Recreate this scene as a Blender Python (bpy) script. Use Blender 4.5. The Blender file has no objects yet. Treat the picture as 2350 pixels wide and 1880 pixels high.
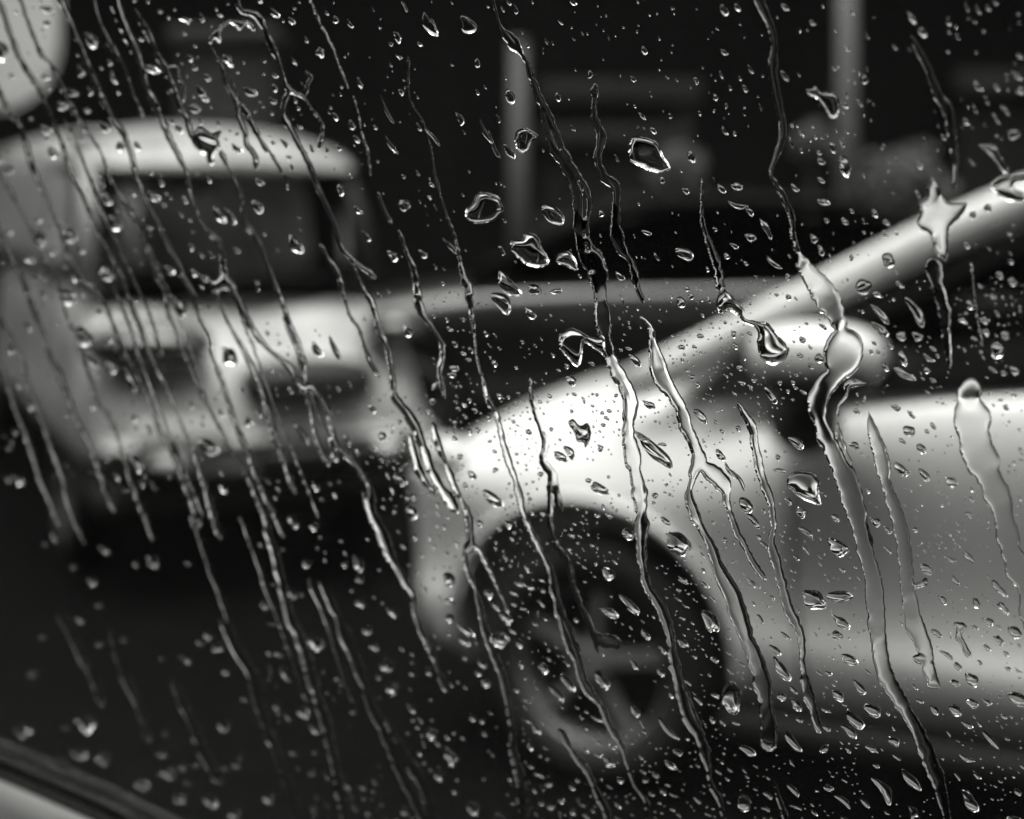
import bpy, bmesh, math, random
import numpy as np
from mathutils import Vector, Matrix

random.seed(7)
rng = np.random.default_rng(11)
scene = bpy.context.scene
C = scene.collection

# ------------------------------------------------------------------ camera
CAM_Z = 1.4
FW = 2350.0                       # width of the reference frame in its own pixels
cam_d = bpy.data.cameras.new('camera')
cam = bpy.data.objects.new('camera', cam_d); C.objects.link(cam)
cam.location = (0, 0, CAM_Z); cam.rotation_euler = (math.radians(90), 0, 0)
cam_d.lens = 50; cam_d.sensor_width = 36; cam_d.shift_y = -0.187
cam_d.clip_start = 0.01; cam_d.clip_end = 400
cam_d.dof.use_dof = True; cam_d.dof.focus_distance = 0.380; cam_d.dof.aperture_fstop = 7.6
scene.camera = cam

# ------------------------------------------------------------------ sky, sun, exposure
SUN_EL, SUN_AZ = math.radians(84), math.radians(195)
w = bpy.data.worlds.new('World'); scene.world = w; w.use_nodes = True
nt = w.node_tree; nt.nodes.clear()
out = nt.nodes.new('ShaderNodeOutputWorld'); bg = nt.nodes.new('ShaderNodeBackground')
sky = nt.nodes.new('ShaderNodeTexSky'); sky.sky_type = 'NISHITA'; sky.sun_disc = False
sky.sun_elevation = SUN_EL; sky.sun_rotation = SUN_AZ; sky.dust_density = 4; sky.air_density = 1.0
bw = nt.nodes.new('ShaderNodeRGBToBW')
nt.links.new(sky.outputs[0], bw.inputs[0]); tone = nt.nodes.new('ShaderNodeVectorMath'); tone.operation = 'SCALE'; tone.inputs[0].default_value = (1.0, .998, .955)
nt.links.new(bw.outputs[0], tone.inputs['Scale']); nt.links.new(tone.outputs[0], bg.inputs[0])
bg.inputs[1].default_value = 0.11
nt.links.new(bg.outputs[0], out.inputs[0])
sun_d = bpy.data.lights.new('sun', 'SUN'); sun_d.energy = 1.3; sun_d.angle = math.radians(50)
sun_d.color = (1, .998, .955)
sun = bpy.data.objects.new('sun', sun_d); C.objects.link(sun)
sd_ = Vector((math.sin(SUN_AZ) * math.cos(SUN_EL), math.cos(SUN_AZ) * math.cos(SUN_EL), math.sin(SUN_EL)))
sun.rotation_euler = sd_.to_track_quat('Z', 'Y').to_euler(); sun.location = (0, 0, 20)
vs = scene.view_settings
vs.view_transform = 'Standard'; vs.look = 'None'; vs.gamma = 1; vs.use_curve_mapping = False
vs.exposure = 1.4
cy = scene.cycles
cy.max_bounces = 24; cy.transmission_bounces = 20; cy.glossy_bounces = 6; cy.diffuse_bounces = 3
cy.transparent_max_bounces = 16; cy.sample_clamp_indirect = 6; cy.use_denoising = True
cy.caustics_refractive = True; cy.caustics_reflective = False

# ------------------------------------------------------------------ helpers
def tag(o, label=None, cat=None, group=None, kind=None):
    if label: o['label'] = label
    if cat: o['category'] = cat
    if group: o['group'] = group
    if kind: o['kind'] = kind
    return o

def empty(name, label, cat, loc=(0, 0, 0), rz=0.0, group=None):
    o = bpy.data.objects.new(name, None); C.objects.link(o)
    o.empty_display_size = .1
    o.location = loc; o.rotation_euler = (0, 0, rz)
    return tag(o, label, cat, group)

def link(name, me, mat, parent=None, smooth=True):
    o = bpy.data.objects.new(name, me); C.objects.link(o)
    if mat and not me.materials: me.materials.append(mat)
    if smooth: me.polygons.foreach_set('use_smooth', [True] * len(me.polygons))
    if parent: o.parent = parent
    return o

def mesh_pd(name, verts, faces):
    me = bpy.data.meshes.new(name); me.from_pydata([tuple(v) for v in verts], [], faces); me.update()
    return me

def fix_normals(me):
    bm = bmesh.new(); bm.from_mesh(me)
    bmesh.ops.recalc_face_normals(bm, faces=bm.faces); bm.to_mesh(me); bm.free()

def box(name, c, s, mat, parent=None, bev=0.0, rz=0.0, seg=2):
    bm = bmesh.new(); bmesh.ops.create_cube(bm, size=1)
    for v in bm.verts: v.co = Vector((v.co.x * s[0], v.co.y * s[1], v.co.z * s[2]))
    if bev: bmesh.ops.bevel(bm, geom=list(bm.edges), offset=bev, segments=seg, affect='EDGES', profile=.5)
    bmesh.ops.transform(bm, matrix=Matrix.Translation(Vector(c)) @ Matrix.Rotation(rz, 4, 'Z'), verts=bm.verts)
    me = bpy.data.meshes.new(name); bm.to_mesh(me); bm.free()
    o = link(name, me, mat, parent, smooth=bool(bev))
    return o

def mat_principled(name, col, rough=.5, metal=0.0, coat=0.0, noise=0.0, nscale=8.0, bump=0.0, bscale=60.0, spec=.5):
    m = bpy.data.materials.new(name); m.use_nodes = True
    n = m.node_tree.nodes; l = m.node_tree.links; p = n['Principled BSDF']
    c = (col, col, col, 1) if not hasattr(col, '__len__') else (*col, 1)
    p.inputs['Base Color'].default_value = c
    p.inputs['Roughness'].default_value = rough; p.inputs['Metallic'].default_value = metal
    p.inputs['Coat Weight'].default_value = coat; p.inputs['Coat Roughness'].default_value = .05
    p.inputs['Specular IOR Level'].default_value = spec
    if noise:
        tc = n.new('ShaderNodeTexCoord'); t = n.new('ShaderNodeTexNoise'); t.inputs['Scale'].default_value = nscale
        t.inputs['Detail'].default_value = 6
        mr = n.new('ShaderNodeMapRange'); mr.inputs['From Min'].default_value = .3; mr.inputs['From Max'].default_value = .7
        mr.inputs['To Min'].default_value = 1 - noise; mr.inputs['To Max'].default_value = 1 + noise
        mx = n.new('ShaderNodeVectorMath'); mx.operation = 'SCALE'; mx.inputs[0].default_value = c[:3]
        l.new(tc.outputs['Object'], t.inputs['Vector']); l.new(t.outputs['Fac'], mr.inputs['Value'])
        l.new(mr.outputs[0], mx.inputs['Scale']); l.new(mx.outputs[0], p.inputs['Base Color'])
    if bump:
        tc = n.new('ShaderNodeTexCoord'); t = n.new('ShaderNodeTexNoise'); t.inputs['Scale'].default_value = bscale
        t.inputs['Detail'].default_value = 4
        b = n.new('ShaderNodeBump'); b.inputs['Strength'].default_value = bump; b.inputs['Distance'].default_value = .01
        l.new(tc.outputs['Object'], t.inputs['Vector']); l.new(t.outputs['Fac'], b.inputs['Height'])
        l.new(b.outputs[0], p.inputs['Normal'])
    return m

def mat_water():
    m = bpy.data.materials.new('rain_water'); m.use_nodes = True
    n = m.node_tree.nodes; l = m.node_tree.links; n.clear()
    o = n.new('ShaderNodeOutputMaterial'); g = n.new('ShaderNodeBsdfGlass')
    g.inputs['IOR'].default_value = 1.33; g.inputs['Roughness'].default_value = 0.0; g.inputs['Color'].default_value = (1, 1, 1, 1)
    l.new(g.outputs[0], o.inputs['Surface']); return m

def mat_pane():
    # clear car glass with a faint translucent haze mixed in to lift the blacks
    m = bpy.data.materials.new('window_glass'); m.use_nodes = True
    n = m.node_tree.nodes; l = m.node_tree.links; n.clear()
    o = n.new('ShaderNodeOutputMaterial'); g = n.new('ShaderNodeBsdfGlass')
    g.inputs['IOR'].default_value = 1.5; g.inputs['Roughness'].default_value = 0.0; g.inputs['Color'].default_value = (.98, .98, .98, 1)
    t = n.new('ShaderNodeBsdfTranslucent'); t.inputs['Color'].default_value = (.9, .9, .9, 1)
    tc = n.new('ShaderNodeTexCoord'); tx = n.new('ShaderNodeTexNoise'); tx.inputs['Scale'].default_value = 30
    mr = n.new('ShaderNodeMapRange'); mr.inputs['To Min'].default_value = .0015; mr.inputs['To Max'].default_value = .004
    mx = n.new('ShaderNodeMixShader')
    l.new(tc.outputs['Object'], tx.inputs['Vector']); l.new(tx.outputs['Fac'], mr.inputs['Value'])
    l.new(mr.outputs[0], mx.inputs[0]); l.new(g.outputs[0], mx.inputs[1]); l.new(t.outputs[0], mx.inputs[2])
    l.new(mx.outputs[0], o.inputs['Surface']); return m

def mat_tint(name, tint, refl=1.0):
    m = bpy.data.materials.new(name); m.use_nodes = True
    n = m.node_tree.nodes; l = m.node_tree.links; n.clear()
    o = n.new('ShaderNodeOutputMaterial'); t = n.new('ShaderNodeBsdfTransparent'); t.inputs[0].default_value = (tint, tint, tint, 1)
    g = n.new('ShaderNodeBsdfGlossy'); g.inputs['Roughness'].default_value = .03; g.inputs[0].default_value = (refl, refl, refl, 1)
    f = n.new('ShaderNodeFresnel'); f.inputs[0].default_value = 1.45
    mx = n.new('ShaderNodeMixShader')
    l.new(f.outputs[0], mx.inputs[0]); l.new(t.outputs[0], mx.inputs[1]); l.new(g.outputs[0], mx.inputs[2])
    l.new(mx.outputs[0], o.inputs['Surface']); return m

M = {}
M['water'] = mat_water(); M['pane'] = mat_pane()
M['white_paint'] = mat_principled('white_car_paint', .80, .32, coat=.7, noise=.03, nscale=3)
M['pale_paint'] = mat_principled('pale_van_paint', .32, .45, coat=.3, noise=.5, nscale=4)
M['dark_paint'] = mat_principled('dark_car_paint', .022, .3, coat=.6, noise=.1, nscale=3)
M['black'] = mat_principled('black_plastic', .012, .6, noise=.2, nscale=20)
M['rubber'] = mat_principled('black_rubber', .02, .16, noise=.3, nscale=90, bump=.5, bscale=500)
M['tyre'] = mat_principled('tyre_rubber', .014, .7, noise=.2, nscale=30)
M['rim'] = mat_principled('wheel_alloy', .26, .4, metal=.4, noise=.08, nscale=12)
M['glass_near'] = mat_tint('dark_side_glass', .12, .6)
M['glass_van'] = mat_tint('windscreen_glass', .85, .03)
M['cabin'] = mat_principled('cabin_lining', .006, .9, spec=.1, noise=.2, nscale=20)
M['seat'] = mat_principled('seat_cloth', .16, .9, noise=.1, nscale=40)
M['lamp'] = mat_principled('dark_lamp_lens', .03, .08, coat=1, noise=.2, nscale=10)
M['lamp_clear'] = mat_principled('clear_lamp_lens', .6, .1, coat=1, noise=.2, nscale=30)
M['trim'] = mat_principled('door_trim_plastic', .8, .6, noise=.04, nscale=60, bump=.15, bscale=900)
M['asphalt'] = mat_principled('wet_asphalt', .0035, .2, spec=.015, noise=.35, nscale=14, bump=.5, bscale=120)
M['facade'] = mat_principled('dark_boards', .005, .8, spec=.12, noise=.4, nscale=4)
M['facade2'] = mat_principled('grey_timber', .032, .7, spec=.2, noise=.3, nscale=6)
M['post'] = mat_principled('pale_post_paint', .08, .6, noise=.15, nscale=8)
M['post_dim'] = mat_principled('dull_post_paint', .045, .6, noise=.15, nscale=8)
M['sign'] = mat_principled('white_enamel', .82, .4, noise=.06, nscale=4)
M['leaf'] = mat_principled('grey_leaves', .065, .6, noise=.4, nscale=9)
M['bark'] = mat_principled('bark', .04, .9, noise=.4, nscale=30)
M['kerb'] = mat_principled('kerb_stone', .10, .7, noise=.25, nscale=12, bump=.3, bscale=80)
M['pave'] = mat_principled('pavement', .05, .6, noise=.3, nscale=8, bump=.3, bscale=90)

# ------------------------------------------------------------------ pixel <-> world on the window
PA, PB, PD = .65, .35, .40           # the window plane:  Y + PA*X + PB*Z' = PD
PN = Vector((PA, 1, PB)).normalized()
def px_dir(x, y):
    return ((x - FW / 2) / FW * .72, (-(y - 940.) / FW + cam_d.shift_y) * .72)
def on_pane(x, y, h=0.0):
    tx, tz = px_dir(x, y); Y = PD / (1 + PA * tx + PB * tz)
    return Vector((tx * Y, Y, CAM_Z + tz * Y)) + PN * h
def pane_scale(x, y):
    tx, tz = px_dir(x, y); return .72 * PD / (1 + PA * tx + PB * tz) / FW
def at(x, y, Y):
    tx, tz = px_dir(x, y); return Vector((tx * Y, Y, CAM_Z + tz * Y))

# ================================================================== SETTING
def sheet(name, x0, x1, y0, y1, z, mat, n=1):
    me = mesh_pd(name, [(x0, y0, z), (x1, y0, z), (x1, y1, z), (x0, y1, z)], [(0, 1, 2, 3)])
    return tag(link(name, me, mat, None, False), kind='structure')
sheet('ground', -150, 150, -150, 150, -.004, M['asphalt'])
# pavement beyond the parked cars: a kerb of single stones and a raised slab strip
pv = box('pavement', (0, 11.55, .055), (60, 2.5, .11), M['pave']); pv['kind'] = 'structure'
kb = bpy.data.objects.new('kerb', None); C.objects.link(kb); kb.location = (0, 10.2, 0); tag(kb, kind='structure')
km = None
for i in range(24):
    x = -11.5 + i * 1.0
    if km is None:
        o = box('kerb_stone', (0, 0, .06), (.985, .16, .12), M['kerb'], kb, bev=.012); km = o.data
    else:
        o = bpy.data.objects.new('kerb_stone', km); C.objects.link(o); o.parent = kb
    o.location = (x, 0, random.uniform(-.004, .004))

# ------------------------------------------------------------------ dark building across the street
bl = empty('shop_building', 'dark boarded shop front across the street behind the parked cars', 'building', (0, 13.2, 0))
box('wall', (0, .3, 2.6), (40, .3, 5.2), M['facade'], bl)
bd = None
for i in range(25):
    z = .25 + i * .2
    for k in range(3):
        xx = -9.3 + k * 9.3
        if bd is None:
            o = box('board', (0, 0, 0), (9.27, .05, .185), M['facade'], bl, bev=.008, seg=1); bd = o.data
        else:
            o = bpy.data.objects.new('board', bd); C.objects.link(o); o.parent = bl
        o.location = (xx, .12, z)
def bld_win(x0, x1, z0, z1, mat=M['facade2']):
    W, H = x1 - x0, z1 - z0; cx, cz = (x0 + x1) / 2, (z0 + z1) / 2
    f = box('window', (cx, -.03, z1 - .05), (W, .16, .22), mat, bl, bev=.01)
    box('sill', (cx, -.05, z0), (W + .1, .22, .14), mat, f, bev=.01)
    box('pane', (cx, .02, cz), (W - .06, .03, H - .12), M['lamp'], f)
bld_win(.25, 1.75, 1.35, 2.62)
bld_win(4.1, 6.4, 1.0, 2.7)
bld_win(-6.6, -4.9, 1.0, 2.7)
box('lintel', (.95, -.04, 2.16), (1.4, .12, .18), M['facade2'], bl, bev=.01)
bg_ = box('eaves', (0, -.1, 5.28), (40.4, 1.0, .16), M['facade'], bl, bev=.02)

# rest of the street, unseen: dark blocks added to hold back low skylight
def far_block(name, label, cat, x, y, sx_, sy_, h):
    e = empty(name, label, cat, (x, y, 0))
    box('wall', (0, 0, h / 2), (sx_, sy_, h), M['facade'], e)
    box('roof', (0, 0, h + .2), (sx_ + .6, sy_ + .6, .4), M['facade'], e, bev=.05)
    return e
far_block('own_side_blocker', 'unseen dark block added on our own side of the street to hold back skylight', 'building', 0, -9.5, 60, 6, 12.5)
far_block('street_end_blocker', 'unseen dark block added at the left end of the street to hold back skylight', 'building', -30, 3, 6, 22, 3.2)
far_block('street_end_blocker', 'unseen dark block added at the right end of the street to hold back skylight', 'building', 27, 3, 6, 22, 8)

# pillar behind the van, posts, sign, shrubs
p = at(525, 100, 9.6)
pl = empty('stone_pillar', 'broad dim grey pillar rising behind the pale van roof', 'pillar', (p.x, 9.6, 0))
box('shaft', (0, 0, 1.28), (.62, .4, 2.56), M['facade2'], pl, bev=.05)
box('cap', (0, 0, 2.6), (.72, .5, .12), M['facade2'], pl, bev=.03)

def post(x, Y, top, wid, label, pm):
    p = at(x, 500, Y)
    e = empty('street_post', label, 'post', (p.x, Y, 0), 0, 'pale posts standing behind the parked cars')
    bm = bmesh.new()
    bmesh.ops.create_cone(bm, cap_ends=True, segments=24, radius1=wid / 2, radius2=wid / 2 * .94, depth=top, matrix=Matrix.Translation((0, 0, top / 2)))
    me = bpy.data.meshes.new('shaft'); bm.to_mesh(me); bm.free(); link('shaft', me, pm, e)
    bm = bmesh.new()
    bmesh.ops.create_cone(bm, cap_ends=True, segments=24, radius1=wid * .9, radius2=wid * .62, depth=.12, matrix=Matrix.Translation((0, 0, .06)))
    me = bpy.data.meshes.new('base'); bm.to_mesh(me); bm.free(); link('base', me, pm, e, False)
    bm = bmesh.new(); bmesh.ops.create_uvsphere(bm, u_segments=20, v_segments=10, radius=wid * .52, matrix=Matrix.Translation((0, 0, top)) @ Matrix.Diagonal((1, 1, .45, 1)))
    me = bpy.data.meshes.new('cap'); bm.to_mesh(me); bm.free(); link('cap', me, pm, e)
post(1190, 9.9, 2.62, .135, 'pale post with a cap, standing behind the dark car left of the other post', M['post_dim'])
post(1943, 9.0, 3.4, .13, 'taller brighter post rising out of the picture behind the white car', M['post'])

def rounded_board(name, cx, cz, W, H, R, T, mat, parent):
    pts = []
    for (sx, sz, a0) in ((1, 1, 0), (-1, 1, 90), (-1, -1, 180), (1, -1, 270)):
        for k in range(9):
            a = math.radians(a0 + k * 11.25)
            pts.append((cx + sx * (W / 2 - R) + R * math.cos(a), cz + sz * (H / 2 - R) + R * math.sin(a)))
    n = len(pts); v = [(x, -T / 2, z) for x, z in pts] + [(x, T / 2, z) for x, z in pts]
    f = [tuple(range(n)), tuple(range(2 * n - 1, n - 1, -1))] + [(i, i + n, (i + 1) % n + n, (i + 1) % n) for i in range(n)]
    me = mesh_pd(name, v, f); fix_normals(me)
    o = link(name, me, mat, parent, False)
    b = o.modifiers.new('b', 'BEVEL'); b.width = .02; b.segments = 3; b.limit_method = 'ANGLE'
    return o
p = at(-130, 20, 8.6)
sg = empty('street_sign', 'white round-cornered signboard on a post above the van roof', 'sign', (p.x, 8.6, 0))
rounded_board('board', 0, 2.92, 1.38, 1.75, .42, .16, M['sign'], sg)
box('post', (0, .16, 1.5), (.1, .1, 3.0), M['post'], sg, bev=.01)

def shrub(x, y, Y, r, label, seed):
    p = at(x, y, Y); rr = random.Random(seed)
    e = empty('small_tree', label, 'tree', (p.x, Y, .11), 0, 'small trees along the pavement')
    cz = p.z - .11
    bm = bmesh.new()
    for i in range(1500):
        d = Vector((rr.gauss(0, 1), rr.gauss(0, 1), rr.gauss(0, 1))).normalized()
        q = d * r * (rr.random() ** .4) * (1 + .22 * math.sin(5 * d.x + seed) * math.sin(4 * d.z + 2))
        a = Vector((rr.gauss(0, 1), rr.gauss(0, 1), rr.gauss(0, 1))).normalized() * r * .13
        b = a.orthogonal().normalized() * r * .06
        c0 = Vector((0, 0, cz)) + q
        vs_ = [bm.verts.new(c0 + s) for s in (a, b, -a, -b)]
        bm.faces.new(vs_)
    me = bpy.data.meshes.new('crown'); bm.to_mesh(me); bm.free(); link('crown', me, M['leaf'], e, False)
    bm = bmesh.new(); bmesh.ops.create_cone(bm, cap_ends=True, segments=10, radius1=.035, radius2=.02, depth=cz, matrix=Matrix.Translation((0, 0, cz / 2)))
    me = bpy.data.meshes.new('trunk'); bm.to_mesh(me); bm.free(); link('trunk', me, M['bark'], e)
shrub(2070, 430, 10.9, .33, 'round pale-leaved small tree behind the sloping pillar of the white car', 3)
shrub(1862, 330, 11.3, .17, 'tiny dim tree between the round pale tree and the dark car', 4)
shrub(1560, 395, 11.0, .22, 'dim small tree right of the shop window over the dark car', 6)

# ================================================================== VEHICLES
def loft(name, stations, mat, parent, cuts=(), cap=True, sub=2):
    """stations: list of (u, [(v,z)...]) half sections from sill to centre top; mirrored, lofted, subdivided"""
    verts, faces = [], []
    m = len(stations[0][1])
    for u, sec in stations:
        full = [(v, z) for v, z in sec] + [(-v, z) for v, z in reversed(sec[:-1])]
        verts += [(u, v, z) for v, z in full]
    k = 2 * m - 1
    for i in range(len(stations) - 1):
        for j in range(k - 1):
            a = i * k + j
            faces.append((a, a + 1, a + k + 1, a + k))
        a = i * k                                          # floor
        faces.append((a + k - 1, a, a + k, a + 2 * k - 1))
    for i, rev in ((0, False), (len(stations) - 1, True)):
        ring = [i * k + j for j in range(k)]
        for j in range(m - 1):                             # end caps as strips
            a, b, c, d = ring[j], ring[j + 1], ring[k - 2 - j], ring[k - 1 - j]
            if b == c: faces.append((a, b, d) if rev else (d, b, a))
            else: faces.append((a, b, c, d) if rev else (d, c, b, a))
    me = mesh_pd(name, verts, faces); fix_normals(me)
    o = link(name, me, mat, parent)
    s = o.modifiers.new('s', 'SUBSURF'); s.levels = sub; s.render_levels = sub
    cutters = []
    for (cu, cv, cz, cr, cl) in cuts:
        bm = bmesh.new()
        bmesh.ops.create_cone(bm, cap_ends=True, segments=48, radius1=cr, radius2=cr, depth=cl,
                              matrix=Matrix.Translation((cu, cv, cz)) @ Matrix.Rotation(math.radians(90), 4, 'X'))
        cm = bpy.data.meshes.new('cut'); bm.to_mesh(cm); bm.free()
        co = bpy.data.objects.new('cut', cm); C.objects.link(co); co.parent = parent; cutters.append(co)
        b = o.modifiers.new('b', 'BOOLEAN'); b.operation = 'DIFFERENCE'; b.object = co; b.solver = 'EXACT'
    if cutters:
        bpy.context.view_layer.update()
        dg = bpy.context.evaluated_depsgraph_get()
        ne = bpy.data.meshes.new_from_object(o.evaluated_get(dg))
        ne.name = name
        o.modifiers.clear(); o.data = ne
        if not ne.materials: ne.materials.append(mat)
        for co in cutters: bpy.data.objects.remove(co)
        ne.polygons.foreach_set('use_smooth', [True] * len(ne.polygons))
        ne.set_sharp_from_angle(angle=math.radians(45))
    return o

def wheel(parent, u, v, r, side, spokes=5):
    """wheel centred at (u,v,r): tyre > none, rim > spokes"""
    t = bpy.data.objects.new('wheel', None); C.objects.link(t); t.parent = parent; t.location = (u, v, r)
    prof = [(r * .66, .10), (r * .74, .105), (r * .93, .10), (r * .99, .075), (r, .03), (r, -.03), (r * .99, -.075), (r * .93, -.10), (r * .66, -.10)]
    N = 48; vv, ff = [], []
    for i in range(N):
        a = 2 * math.pi * i / N
        for (rad, y) in prof: vv.append((rad * math.cos(a), y, rad * math.sin(a)))
    P = len(prof)
    for i in range(N):
        for j in range(P): ff.append((i * P + j, i * P + (j + 1) % P, ((i + 1) % N) * P + (j + 1) % P, ((i + 1) % N) * P + j))
    me = mesh_pd('tyre', vv, ff); fix_normals(me); link('tyre', me, M['tyre'], t)
    bm = bmesh.new(); R0 = r * .66
    # outer lip ring
    prof = [(R0, .09), (R0 * .985, .096), (R0 * .955, .085), (R0 * .94, .0), (R0, 0)]
    vv = []; N2 = 40
    for i in range(N2):
        a = 2 * math.pi * i / N2
        vv.append([bm.verts.new((q * math.cos(a), side * y, q * math.sin(a))) for q, y in prof])
    for i in range(N2):
        for j in range(len(prof)):
            bm.faces.new((vv[i][j], vv[i][(j + 1) % 5], vv[(i + 1) % N2][(j + 1) % 5], vv[(i + 1) % N2][j]))
    bmesh.ops.create_cone(bm, cap_ends=True, segments=24, radius1=R0 * .25, radius2=R0 * .2, depth=.06,
                          matrix=Matrix.Translation((0, side * .07, 0)) @ Matrix.Rotation(math.radians(90 * -side), 4, 'X'))
    for k in range(spokes):
        a = 2 * math.pi * (k + .15) / spokes
        ca, sa = math.cos(a), math.sin(a)
        pr = [(R0 * .18, .022, .080), (R0 * .55, .014, .085), (R0 * .93, .026, .080)]
        ring = []
        for q, hw, y in pr:
            ring.append([bm.verts.new((q * ca - s * hw * sa, side * yy, q * sa + s * hw * ca)) for s, yy in ((-1, y - .035), (-.7, y), (.7, y), (1, y - .035))])
        for i in range(2):
            for j in range(3): bm.faces.new((ring[i][j], ring[i][j + 1], ring[i + 1][j + 1], ring[i + 1][j]))
    bmesh.ops.recalc_face_normals(bm, faces=bm.faces)
    me = bpy.data.meshes.new('rim'); bm.to_mesh(me); bm.free(); link('rim', me, M['rim'], t, False)
    bm = bmesh.new()
    bmesh.ops.create_cone(bm, cap_ends=True, segments=32, radius1=R0 * .8, radius2=R0 * .8, depth=.03, matrix=Matrix.Translation((0, side * .0, 0)) @ Matrix.Rotation(math.radians(90), 4, 'X'))
    me = bpy.data.meshes.new('brake_disc'); bm.to_mesh(me); bm.free(); link('brake_disc', me, M['black'], t, False)
    return t

def tube(name, pts, rads, mat, parent, seg=14, squash=1.0, up=Vector((0, 0, 1))):
    vv, ff = [], []; n = len(pts); pts = [Vector(p) for p in pts]
    for i, p in enumerate(pts):
        d = (pts[min(i + 1, n - 1)] - pts[max(i - 1, 0)]).normalized()
        s = d.cross(up).normalized(); t = s.cross(d).normalized()
        for k in range(seg):
            a = 2 * math.pi * k / seg
            vv.append(p + s * math.cos(a) * rads[i] * squash + t * math.sin(a) * rads[i])
    for i in range(n - 1):
        for k in range(seg):
            ff.append((i * seg + k, i * seg + (k + 1) % seg, (i + 1) * seg + (k + 1) % seg, (i + 1) * seg + k))
    ff.append(tuple(range(seg))[::-1]); ff.append(tuple((n - 1) * seg + k for k in range(seg)))
    me = mesh_pd(name, vv, ff); fix_normals(me)
    return link(name, me, mat, parent)

def panel(name, pts, mat, parent, th=.006):
    """thin curved glass panel from a grid of points (rows)"""
    R, Q = len(pts), len(pts[0]); vv = [Vector(p) for row in pts for p in row]; ff = []
    for i in range(R - 1):
        for j in range(Q - 1): ff.append((i * Q + j, i * Q + j + 1, (i + 1) * Q + j + 1, (i + 1) * Q + j))
    me = mesh_pd(name, vv, ff); o = link(name, me, mat, parent)
    return o

def ellipsoid(name, c, r, mat, parent, zmin=-9, zmax=9, rot=0.0, nu=32, nv=20, pw=1.0):
    bm = bmesh.new(); bmesh.ops.create_uvsphere(bm, u_segments=nu, v_segments=nv, radius=1)
    for v in bm.verts:
        q = [math.copysign(abs(x) ** pw, x) for x in v.co]
        z = min(max(q[2], zmin), zmax)
        v.co = Vector((q[0] * r[0], q[1] * r[1], z * r[2]))
    bmesh.ops.transform(bm, matrix=Matrix.Translation(Vector(c)) @ Matrix.Rotation(rot, 4, 'Z'), verts=bm.verts)
    me = bpy.data.meshes.new(name); bm.to_mesh(me); bm.free()
    return link(name, me, mat, parent)

def car_empty(name, label, cat, O, ang):
    e = empty(name, label, cat, (O[0], O[1], 0), ang); bpy.context.view_layer.update(); return e

# ---- near white car.  local u = rearwards, v = towards the camera side, (e_u=(.89,-.45), e_v=(-.45,-.89))
# object frame: local x = e_u ; local y = -e_v  ->  v is stored as -y
ang = math.atan2(-.45, .89)
nc = car_empty('parked_car', 'white small car parked nearest, its bonnet, front wheel and door mirror in view', 'car', (-.019, 4.449), ang)
def sec(hw, zt, zs, zb=.22, lip=.03, tuck=.05, waist=.62, rnd=0.0):
    A = [(hw - .16, zb), (hw - .095, zb + .04), (hw - .068 + lip * .9, .34), (hw - .058 + lip * 1.25, .425), (hw - .064 + lip * .3, .458), (hw - .066, waist - .05), (hw - .008, .82),
         (hw - .02, zs - .07), (hw - tuck - .02, zs), (hw - .22, zs + (zt - zs) * .55), (0, zt)]
    if not rnd: return A
    B = A[:5] + [(hw - .058, .58), (hw - .022, .70), (hw - .075, .80), (hw - .17, zs - .015), (hw - .32, zs + (zt - zs) * .45), (0, zt)]
    return [(p[0] * (1 - rnd) + q[0] * rnd, p[1] * (1 - rnd) + q[1] * rnd) for p, q in zip(A, B)]
st = [
    (.02, sec(.56, .64, .58, .30, 0.0, .06, .5)),
    (.05, sec(.70, .73, .66, .26, 0.0, .06, .54)),
    (.12, sec(.79, .83, .76, .24, 0.01, .07, .58, .5)),
    (.27, sec(.818, .93, .86, .22, .015, .07, .62, 1)),
    (.50, sec(.825, .99, .92, .22, .0, .07, .62, 1)),
    (.80, sec(.83, 1.035, .955, .22, .0, .07, .62, .9)),
    (1.05, sec(.83, 1.03, .98, .22, .01, .07, .62, .45)),
    (1.35, sec(.825, 1.045, 1.02, .22, .022, .06)),
    (2.0, sec(.825, 1.11, 1.09, .22, .022, .05)),
    (2.8, sec(.825, 1.12, 1.09, .22, .022, .05)),
    (3.3, sec(.80, 1.03, 1.00, .24, .02, .06)),
    (3.5, sec(.70, .98, .95, .28, 0.0, .06)),
]
body = loft('body', st, M['white_paint'], nc, cuts=[(.62, .80, .335, .385, .50), (.62, -.80, .335, .385, .50), (2.95, .80, .31, .365, .50), (2.95, -.80, .31, .365, .50)])
for u in (.62, 2.95):
    for s in (1, -1): wheel(nc, u, s * .665, .305, s)
# greenhouse (y = -v): near side is y<0
def V(u, v, z): return (u, -v, z)
for s in (1, -1):
    pts = [V(.70, s * .72, .985), V(.822, s * .72, 1.04), V(1.144, s * .705, 1.205), V(1.394, s * .70, 1.335), V(1.627, s * .68, 1.44), V(1.95, s * .65, 1.535), V(2.6, s * .62, 1.56), V(3.1, s * .63, 1.46), V(3.42, s * .68, 1.05)]
    tube('roof_pillar', pts, [.042, .048, .047, .047, .048, .052, .055, .06, .06], M['white_paint'], nc, squash=.8)
    zb = .965
    gp = [[V(.86, s * .765, 0.96), V(1.5, s * .765, 1.02), V(2.1, s * .765, 1.07), V(2.8, s * .765, 1.08), V(3.35, s * .74, 1.05)],
          [V(.98, s * .74, 1.08), V(1.45, s * .71, 1.33), V(2.1, s * .65, 1.52), V(2.8, s * .63, 1.52), V(3.25, s * .66, 1.3)]]
    panel('side_window', gp, M['glass_near'], nc)
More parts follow.
